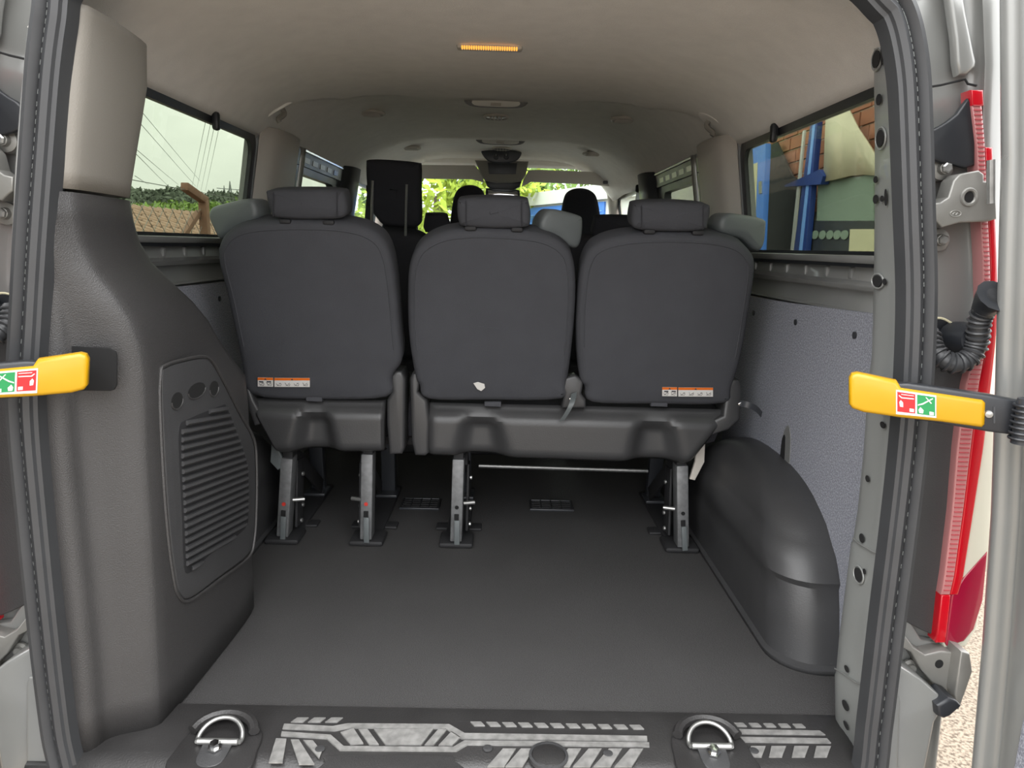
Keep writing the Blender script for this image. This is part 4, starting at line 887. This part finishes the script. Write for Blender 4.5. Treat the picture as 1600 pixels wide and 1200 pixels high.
# =================================================================== FLOOR GRILLES
def grille(x0, x1, y0, y1, label):
    a = onZ(x0, y1, 0.002); b = onZ(x1, y0, 0.002); cx, cy = (a.x+b.x)/2, (a.y+b.y)/2; W_ = b.x-a.x; D = (b.y-a.y)
    r = thing('floor_grille', (cx, cy, 0), label, 'floor vent', 'floor vents')
    obj('grille_base', rbox((cx, cy, 0.002), (W_, D, 0.004)), 'deep_black', r)
    for y in (cy-D/2, cy+D/2): obj('frame_bar', rbox((cx, y, 0.004), (W_+0.01, 0.008, 0.008), 0.002), 'frame_dark', r)
    for x in (cx-W_/2, cx+W_/2): obj('frame_bar', rbox((x, cy, 0.004), (0.008, D, 0.008), 0.002), 'black_matte', r)
    for k in range(4): obj('slat', rbox((cx, cy-D/2+D*(k+1)/5, 0.005), (W_, 0.005, 0.005), 0.001), 'black_matte', r)
    for k in range(3): obj('slat', rbox((cx-W_/2+W_*(k+1)/4, cy, 0.005), (0.004, D, 0.005), 0.001), 'black_matte', r)
grille(626, 688, 781, 795, 'black floor vent grille between the single seat legs and bench')
grille(830, 891, 784, 797, 'black floor vent grille under the double bench')

# =================================================================== CEILING FITTINGS
def on_ceiling(px, py): return hit(CT, px, py)[0]
p = on_ceiling(765, 72)
r = thing('brake_light', (p.x, p.y, p.z), 'slim high-level brake light with amber glow in the headliner', 'brake light')
obj('housing', rbox((p.x, p.y, p.z-0.003), (0.172, 0.030, 0.016), 0.006), 'pillar_cover', r)
for k in range(24):
    obj('led', rbox((p.x-0.0713+k*0.0062, p.y-0.0105, p.z-0.008), (0.0038, 0.012, 0.008), 0.001), 'led_amber', r)
def dome(px, py, sc, label):
    p = on_ceiling(px, py); r = thing('dome_lamp', p, label, 'ceiling lamp', 'ceiling lamps')
    z = p.z-0.006; f = Fr((p.x, p.y, z), (0, -0.75, -0.66), (0, -0.66, 0.75))
    W_ = 0.118*sc
    obj('bezel', slabuv(catm([(-W_, 0.016), (-W_*0.86, -0.018), (0, -0.024), (W_*0.86, -0.018), (W_, 0.016), (0, 0.02)], 4), f, 0.02, 0.004), 'chrome_soft', r)
    obj('lens', slabuv(catm([(-W_*0.72, 0.010), (-W_*0.70, -0.012), (0, -0.016), (W_*0.70, -0.012), (W_*0.72, 0.010), (0, 0.012)], 4), f, 0.006, 0.002, n0=0.003), 'lamp_lens', r)
    obj('switch', rbox(f.p(0, -0.003, 0.004), (0.04*sc, 0.005, 0.012), 0.002), 'pillar_cover', r)
dome(775, 158, 1.0, 'chrome-ended ceiling lamp nearest the rear opening')
dome(782, 219, 1.05, 'slim ceiling lamp further forward before the cab console')
def vent(px, py, label, grill=False):
    p = on_ceiling(px, py); r = thing('ceiling_vent', p, label, 'ceiling vent', 'round ceiling vents'); z = p.z-0.002
    obj('vent_ring', tube([V((p.x+0.050*math.cos(a*math.pi/12), p.y+0.050*math.sin(a*math.pi/12), z-0.002)) for a in range(24)], 0.007, 8, closed=True), 'pillar_cover', r)
    obj('vent_disc', lathe([(0.047, 0), (0.047, 0.004), (0.03, 0.007), (0, 0.008)], V((p.x, p.y, z)), (0, 0, -1), 24), 'pillar_cover' if not grill else 'frame_dark', r)
    for k in (-0.024, -0.008, 0.008, 0.024):
        obj('vent_slat', rbox((p.x+(k if grill else 0), p.y+(0 if grill else k), z-0.009), (0.006 if grill else 0.07, 0.07 if grill else 0.005, 0.006), 0.001), 'pillar_cover', r)
vent(580, 175, 'round ceiling vent left of the rear ceiling lamp'); vent(975, 185, 'round ceiling vent right of the rear ceiling lamp')
vent(775, 181, 'small slatted ceiling grille just beyond the rear lamp', True)
vent(642, 230, 'round ceiling vent left of the forward ceiling lamp'); vent(926, 239, 'round ceiling vent right of the forward ceiling lamp')
vent(784, 231, 'small grille just beyond the forward ceiling lamp', True)
for px, py, side in ((437, 172, 'left'), (1112, 192, 'right')):
    p, nn_ = hit(CT, px, py); r = thing('coat_hook', p, 'beige coat hook in the headliner on the %s' % side, 'coat hook', 'coat hooks')
    obj('hook_dish', lathe([(0.050, -0.006), (0.050, 0.001), (0.044, 0.003), (0.036, 0.001), (0.0, 0.0)], p, nn_, 28), 'headliner', r)
    dn = (V((0, 0, -1))-V((0, 0, -1)).dot(nn_)*nn_).normalized() if abs(nn_.z) < 0.99 else V((0, -1, 0))
    dn = (dn+V((0, -0.6, 0))).normalized()
    obj('hook', tube(catm([tuple(p+nn_*a+dn*b) for a, b in ((0, -0.012), (0.014, -0.010), (0.020, 0.004), (0.024, 0.024), (0.034, 0.026))], 4, False), 0.008, 8), 'trim_beige', r)
# cab console, visors, mirror
CFr = FY(3.02)
r = thing('overhead_console', (0, 3.02, 1.38), 'beige overhead console with two dark knobs above the mirror', 'console')
obj('control_bezel', slab([(752, 238), (757, 235), (783, 234), (810, 236), (815, 240), (808, 250), (795, 254), (772, 254), (760, 249)], FY(2.90), 0.03, 0.006, sm=3), 'frame_dark', r)
for x in (775, 791): 
    k_ = obj('knob', lathe([(0.016, 0), (0.014, 0.016), (0.0, 0.017)], onY(x, 245, 2.898), (0, -1, 0), 16), 'rubber_black', r)
    obj('knob_pointer', rbox(onY(x, 242, 2.880), (0.003, 0.003, 0.010)), 'label_white', k_)
obj('console_body', slab([(742, 250), (826, 252), (822, 272), (815, 282), (800, 285), (775, 285), (757, 281), (750, 270)], CFr, 0.10, 0.01, sm=0), 'trim_beige', r)
obj('tray_opening', slab([(762, 254), (808, 255), (806, 272), (764, 272)], CFr, 0.004, 0.001, n0=0.003), 'frame_dark', r)
obj('sensor_cover', slab([(758, 283), (815, 284), (812, 292), (800, 297), (770, 296), (761, 291)], FY(3.08), 0.05, 0.006), 'frame_dark', r)
r = thing('sun_visor', (-0.4, 3.08, 1.3), 'beige sun visor folded up left of the overhead console', 'sun visor', 'sun visors')
obj('visor_panel', slab([(560, 258), (650, 257), (742, 258), (752, 270), (757, 285), (738, 280), (600, 278), (560, 277)], FY(3.08), 0.025, 0.008), 'visor_beige', r)
r = thing('sun_visor', (0.4, 3.08, 1.3), 'beige sun visor folded up right of the overhead console', 'sun visor', 'sun visors')
obj('visor_panel', slab([(826, 266), (840, 265), (945, 269), (953, 272), (952, 291), (920, 288), (830, 284), (815, 292), (818, 280)], FY(3.08), 0.025, 0.008), 'visor_beige', r)
obj('visor_clip', rbox(onY(951, 264, 2.98), (0.045, 0.03, 0.05), 0.012), 'trim_beige', r)
obj('visor_pivot', rbox(onY(946, 285, 3.05), (0.03, 0.02, 0.02), 0.006), 'frame_dark', r)
r = thing('rear_view_mirror', (0, 3.14, 1.2), 'dark framed rear view mirror below the overhead console', 'mirror')
obj('mirror_shell', slab([(759, 296), (764, 294), (806, 296), (812, 299), (812, 309), (807, 312), (765, 311), (759, 307)], FY(3.14), 0.03, 0.008, sm=2), 'black_matte', r)
obj('mirror_glass', slab([(762, 297), (806, 298), (809, 301), (809, 308), (805, 310), (764, 309)], FY(3.139), 0.003, 0.0005, n0=0.003), 'mirror', r)
obj('mirror_stalk', tube([onY(786, 298, 3.16), onY(787, 284, 3.22)], 0.012, 8), 'black_matte', r)
# hanging seat belts by the cab pillars
for px0, px1, s in ((580, 574, -1), (1000, 990, 1)):
    r = thing('cab_seat_belt', (0.7*s, 2.5, 0.9), 'pale seat belt webbing hanging at the %s cab pillar' % ('left' if s < 0 else 'right'), 'seat belt', 'cab seat belts')
    a = onY(px0, 298, 2.42); b = onY(px1, 372, 2.46); xx = V((0.02, 0.012, 0))
    m_ = M(); rings(m_, [[a-xx, a+xx, a+xx+V((0, 0.002, 0)), a-xx+V((0, 0.002, 0))], [b-xx, b+xx, b+xx+V((0, 0.002, 0)), b-xx+V((0, 0.002, 0))]])
    obj('webbing', m_, 'guide_grey', r); obj('belt_anchor', rbox(a+V((0, -0.005, 0.01)), (0.05, 0.02, 0.04), 0.008), 'black_matte', r)

# =================================================================== OUTSIDE
def foliage(c, rad, n, size, seed):
    rnd = random.Random(seed); m = M()
    for _ in range(n):
        d = V((rnd.gauss(0, 1), rnd.gauss(0, 1), rnd.gauss(0, 1))).normalized(); k = rnd.uniform(0.55, 1.0)**0.6
        lump = 1+0.22*math.sin(5*d.x+seed)*math.cos(4*d.z+seed*2)+0.12*math.sin(9*d.y+seed)
        p = V(c)+V((d.x*rad[0], d.y*rad[1], d.z*rad[2]))*k*lump
        a = V((rnd.gauss(0, 1), rnd.gauss(0, 1), rnd.gauss(0, 1))).normalized(); b = a.orthogonal().normalized(); s = size*rnd.uniform(0.6, 1.3)
        i = len(m.v); m.v += [p-a*s, p+b*s*0.5, p+a*s, p-b*s*0.5]; m.f.append((i, i+1, i+2, i+3))
    return m
def tree(name, base, h, rad, n, size, matn, label, seed, cat='tree', grp=None):
    r = thing(name, base, label, cat, grp); b = V(base)
    obj('crown', foliage(b+V((0, 0, h)), rad, n, size, seed), matn, r)
    obj('trunk', tube([b, b+V((0.05, 0, h*0.5)), b+V((0, 0.05, h))], 0.1, 8, rr=[0.16, 0.12, 0.06]), 'bark', r)
# left side: fence, tiled roof, bushes, trees, pylons, lines
XF = -4.0
pt = onX(322, 345, XF); bend = onX(318, 312, XF); tip = onX(288, 291, XF+0.0)
r = thing('fence_post', (bend.x, bend.y, -0.55), 'brown cranked concrete fence post with diagonal brace', 'fence post')
obj('shaft', bar((bend.x, bend.y, -0.55), bend, 0.11, 0.11, 0.01), 'brown_post', r)
tipp = bend+(tip-bend)*1.0
obj('crank', bar(bend-(tipp-bend)*0.10, tipp, 0.10, 0.10, 0.01), 'brown_post', r)
br0 = onX(308, 335, XF-0.05); br1 = onX(283, 372, XF-0.05)
obj('brace', bar(br0+(br0-br1)*0.1, br1+(br1-br0)*0.8, 0.07, 0.07, 0.006), 'brown_post', r)
for k in range(4):
    z = bend.z+0.02+k*0.09
    tag_y = [tipp.y-6, tipp.y+10]
obj('barbed_wire', tube([(XF, 0.5, tipp.z-0.02), (XF, 16, tipp.z-0.06)], 0.005, 5), 'wire', label='barbed wire strand strung along the top of the fence posts', cat='wire', group='fence wires')
mm = M()
for k in range(60):
    y = 2.0+k*0.25
    tube([(XF-0.02, y, -0.5), (XF-0.02, y+1.9, 1.30)], 0.004, 3, m=mm); tube([(XF-0.02, y+1.9, -0.5), (XF-0.02, y, 1.30)], 0.004, 3, m=mm)
obj('chain_link_fence', mm, 'wire', label='grey chain link mesh fence beyond the left window', cat='fence', kind='stuff')
# tiled roof just beyond the fence
rt = thing('tiled_roof', (-6.5, 8, 0), 'low brown tiled roof beyond the chain link fence', 'roof')
e0 = V((-4.7, 5.0, 0.82)); slope_v = V((-1.6, 0, 0.52)).normalized()
obj('roof_deck', M().add([e0+V((0, -3, -0.04)), e0+V((0, 16, -0.04)), e0+slope_v*1.9+V((0, 16, -0.04)), e0+slope_v*1.9+V((0, -3, -0.04)), e0+V((0, -3, -0.3)), e0+V((0, 16, -0.3)), e0+slope_v*1.9+V((0, 16, -0.3)), e0+slope_v*1.9+V((0, -3, -0.3))], [(0, 1, 2, 3), (4, 7, 6, 5), (0, 4, 5, 1), (1, 5, 6, 2), (2, 6, 7, 3), (3, 7, 4, 0)]), 'roof_tile', rt)
obj('house_wall', rbox((-6.0, 11.5, 0.1), (1.5, 18.5, 1.35)), 'tarp', rt)
tm = M(); rw = []
for i in range(7):
    a = i/6; rw.append([V((0, (a-0.5)*0.30, 0.035*math.sin(a*math.pi*2)+0.02))+slope_v*q for q in (0, 0.33)])
tm = loft(rw); first = None
for row in range(6):
    for k in range(48):
        pos = e0+slope_v*(0.31*row)+V((0, -2.4+k*0.30, 0.02+0.012*row*0))
        if first is None:
            first = obj('tile', tm, 'roof_tile', rt, solid=0.015); off = PW[first.name].copy()
        else: t2 = piece(first, 'tile', rt, pos+off); continue
        first.location = pos+off-wloc(rt)
for k, (px, py, X, rad, n, lab) in enumerate(((235, 346, -9, (1.2, 2.2, 0.45), 1500, 'rounded green shrub behind the tiled roof at the left window edge'), (285, 347, -9.5, (1.2, 2.2, 0.45), 1500, 'leafy green shrub behind the cranked fence post'), (340, 345, -9.5, (1.2, 2.8, 0.55), 1600, 'light green shrub right of the cranked fence post'), (375, 346, -9.5, (1.2, 3.5, 0.6), 1600, 'green shrub beyond the left quarter window far edge'))):
    c = onX(px, py, X); 
    r = thing('shrub', (c.x, c.y, -0.55), lab, 'shrub', 'shrubs beyond the fence')
    obj('foliage', foliage(c, rad, n, 0.10, 11+k), 'leaf', r); obj('stem', tube([(c.x, c.y, -0.55), c], 0.06, 6), 'bark', r)
for k, (px, py, X, sc) in enumerate(((225, 303, -32, 3.2), (258, 304, -34, 3.6), (292, 303, -36, 3.6), (325, 301, -36, 4.2), (345, 302, -38, 4.6), (368, 303, -38, 5.0), (385, 302, -40, 6.0))):
    c = onX(px, 320, X); hz = c.z
    r = thing('distant_tree', (c.x, c.y, -0.55), 'dark distant tree on the skyline, number %s from the left in the quarter window' % ('first second third fourth fifth sixth seventh'.split()[k]), 'tree', 'skyline trees')
    r['label'] = 'dark distant skyline tree, %s from the left in the quarter window' % ('first second third fourth fifth sixth seventh'.split()[k])
    obj('crown', foliage(V((c.x, c.y, hz)), (sc*0.7, sc*1.0, 1.15+0.3*(k % 3)), 1500, 0.30, 31+k), 'leaf_dark', r); obj('trunk', tube([(c.x, c.y, -0.55), (c.x, c.y, hz-0.5)], 0.2, 6), 'bark', r)
def pylon(px, py_top, X, label):
    t = onX(px, py_top, X); b = V((t.x, t.y, -0.55)); r = thing('power_pylon', b, label, 'pylon', 'power pylons'); H_ = t.z+0.55; m = M(); ww = H_*0.10
    for sx in (-1, 1):
        for sy in (-1, 1): tube([b+V((sx*ww, sy*ww, 0)), t], 0.07, 4, m=m)
    obj('tower', m, 'wire', r)
    for k in (0.62, 0.75, 0.88):
        obj('cross_arm', tube([b+V((-ww*1.4, -ww*1.6, H_*k)), b+V((ww*1.4, ww*1.6, H_*k))], 0.08, 4), 'wire', r)
    return t
t1 = pylon(359, 283, -46, 'faint lattice power pylon on the skyline'); t2_ = pylon(350, 290, -60, 'smaller faint power pylon beside the lattice one')
def line(p, q, X0, X1, lab, rr_=0.012):
    a = onX(p[0], p[1], X0); b = onX(q[0], q[1], X1); d = b-a
    obj('power_line', tube([a-d*0.15, a, a.lerp(b, 0.5)-V((0, 0, 0.02)), b, b+d*0.02], rr_, 4), 'wire', label=lab, cat='power line', group='overhead lines')
names = ['highest of the thin power lines slanting down across the left window', 'second highest of the power lines slanting across the left window', 'third of the power lines slanting across the left window', 'fourth of the power lines slanting across the left window', 'lowest of the power lines slanting across the left window']
for k, (p, q) in enumerate((((226, 180), (312, 282)), ((222, 196), (305, 290)), ((222, 241), (278, 288)), ((220, 248), (262, 290)), ((216, 278), (232, 288)))): line(p, q, -14, -26, names[k])
nm2 = ['first', 'second', 'third', 'fourth']
for k, (p, q) in enumerate((((322, 186), (299, 296)), ((330, 188), (307, 297)), ((336, 192), (314, 297)), ((343, 196), (321, 298)))): line(p, q, -12, -30, '%s from left of the near-vertical power lines in the left window' % nm2[k])
# right side: brick building with blue joinery along the van
bw = thing('brick_building', (4.2, 6, -0.55), 'brick building with blue doors beyond the right windows', 'building')
XB = 3.4
obj('wall_core', rbox((XB+0.35, 6.2, 2.6), (0.5, 5.4, 6.3)), 'mortar', bw)
bm_ = rbox((0, 0, 0), (0.03, 0.40, 0.135)); fb = None
for row in range(15):
    for k in range(12):
        pos = V((XB+0.095, 3.72+k*0.43+(0.2 if row % 2 else 0), 1.46+row*0.155))
        if fb is None: fb = obj('brick', bm_, 'brick', bw); offb = PW[fb.name].copy(); fb.location = pos+offb-wloc(bw)
        else: piece(fb, 'brick', bw, pos+offb)
def RX(pts, dX, thick, mname, nm, par=bw, r_=0.0):
    f = Fr((XB-dX, 0, 0), (-1, 0, 0)); return obj(nm, slab(pts, f, thick, r_), mname, par)
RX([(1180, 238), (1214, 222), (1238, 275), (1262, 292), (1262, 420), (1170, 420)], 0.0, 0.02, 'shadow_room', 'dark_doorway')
fD = Fr((XB-0.55, 0, 0), (-1, 0, 0))
dr = obj('door_leaf', slab([(1150, 240), (1196, 224), (1196, 240), (1188, 420), (1150, 420)], fD, 0.06, 0.004), 'blue_paint', bw, label='open blue door with cream pane')
obj('door_pane', slab([(1154, 264), (1184, 254), (1178, 420), (1156, 420)], fD, 0.01, n0=0.004), 'pane_cream', dr)
obj('door_handle', slab([(1187, 284), (1191, 283), (1191, 302), (1187, 303)], fD, 0.02, n0=0.012), 'steel', dr)
RX([(1266, 195), (1277, 190), (1256, 420), (1236, 420)], 0.12, 0.06, 'blue_dark', 'post', r_=0.004)
RX([(1270, 193), (1274, 191), (1250, 420), (1245, 420)], 0.125, 0.02, 'blue_light', 'post_strip')
RX([(1254, 205), (1257, 203), (1236, 420), (1232, 420)], 0.125, 0.02, 'label_white', 'post_strip')
RX([(1225, 290), (1280, 265), (1286, 275), (1282, 288), (1226, 292)], 0.14, 0.08, 'blue_dark', 'canopy')
RX([(1278, 284), (1365, 272), (1365, 345), (1276, 345)], 0.05, 0.06, 'panel_green', 'wall_panel')
RX([(1268, 345), (1365, 345), (1365, 420), (1262, 420)], 0.05, 0.06, 'frame_dark', 'low_panel')
for k in range(5):
    c = onX(1274+11.5*k, 367, XB-0.055); obj('round_hole', disc(c, (-1, 0, 0), 0.08, 0.045, 0.006), 'panel_green', bw)
RX([(1328, 358), (1365, 358), (1365, 396), (1326, 396)], 0.06, 0.03, 'pane_cream', 'notice_box')
c0 = onX(1300, 250, XB-0.12)
tarp_rows = [[onX(x, y, XB-0.10-0.03*math.sin(k*1.7)) for k, (x, y) in enumerate(r_)] for r_ in ([(1290, 180), (1308, 176), (1326, 172), (1340, 200), (1365, 240)], [(1288, 230), (1308, 228), (1328, 226), (1346, 236), (1365, 258)], [(1286, 284), (1306, 280), (1326, 275), (1346, 273), (1365, 274)])]
obj('tarpaulin', loft(tarp_rows), 'tarp', bw, solid=0.02, label='pale wrinkled sheet hung on the wall')
# ahead: white and blue unit and trees
ub = thing('industrial_unit', (1.8, 12, -0.55), 'white clad industrial unit with blue shutter seen through the windscreen', 'building')
def wallseg(p, q, z0, z1, t, mname, nm, push=0.0):
    p = V((p[0], p[1], 0)); q = V((q[0], q[1], 0)); d = (q-p).normalized(); n_ = V((d.y, -d.x, 0)); 
    if n_.y > 0: n_ = -n_
    a = p+n_*push; b = q+n_*push; v = []
    for z in (z0, z1): v += [a+V((0, 0, z)), b+V((0, 0, z)), b-n_*t+V((0, 0, z)), a-n_*t+V((0, 0, z))]
    return obj(nm, M().add(v, [(0, 1, 2, 3), (4, 7, 6, 5), (0, 4, 5, 1), (1, 5, 6, 2), (2, 6, 7, 3), (3, 7, 4, 0)]), mname, ub)
A_ = (0.55, 16.0); B_ = (3.3, 9.6)
wallseg(A_, B_, -0.55, 2.05, 0.3, 'cladding', 'wall')
def lp(t): return (A_[0]+(B_[0]-A_[0])*t, A_[1]+(B_[1]-A_[1])*t)
wallseg(lp(0.04), lp(0.52), -0.55, 1.82, 0.1, 'blue_paint', 'shutter', 0.04)
for k in range(9): wallseg(lp(0.05), lp(0.51), 0.2+k*0.18, 0.215+k*0.18, 0.03, 'blue_light', 'shutter_slat', 0.055)
wallseg(lp(0.0), lp(1.0), 1.86, 2.14, 0.1, 'cladding', 'fascia', 0.12)
wallseg(lp(0.15), lp(0.4), 1.66, 1.70, 0.05, 'frame_dark', 'light_bar', 0.07)
wallseg((2.3, 9.0), (3.3, 8.8), -0.55, 2.2, 0.2, 'cladding', 'wing_wall', 0.0)
hut = thing('white_cabin', (-0.9, 13, -0.55), 'small white cabin with blue end below the yellow green tree', 'building')
cA = onY(690, 330, 12.0)
obj('cabin_wall', rbox((cA.x+0.5, 12.3, 0.38), (1.3, 0.6, 1.86)), 'cladding', hut); obj('cabin_roof', rbox((cA.x+0.5, 12.3, 1.34), (1.5, 0.8, 0.08)), 'cladding', hut)
obj('cabin_end', rbox((cA.x-0.17, 12.0, 1.2), (0.14, 0.2, 0.3), 0.04), 'blue_paint', hut)
tree('bright_tree', (-1.6, 16, -0.55), 2.6, (2.3, 1.8, 1.75), 3600, 0.13, 'leaf_bright', 'yellow green tree ahead seen beside the tall raised headrest', 3, grp='trees ahead')
tree('bright_tree', (-0.2, 19, -0.55), 3.1, (1.6, 1.6, 1.4), 2200, 0.13, 'leaf', 'mid green tree ahead just left of the mirror', 4, grp='trees ahead')
tree('bright_tree', (2.0, 21, -0.55), 3.3, (2.6, 1.6, 1.0), 2400, 0.14, 'leaf', 'green tree showing over the white fascia ahead', 5, grp='trees ahead')
tree('bright_tree', (4.6, 13, -0.55), 2.2, (1.2, 1.6, 2.0), 2000, 0.14, 'leaf', 'pale green tree seen through the right sliding door window', 6, grp='trees ahead')
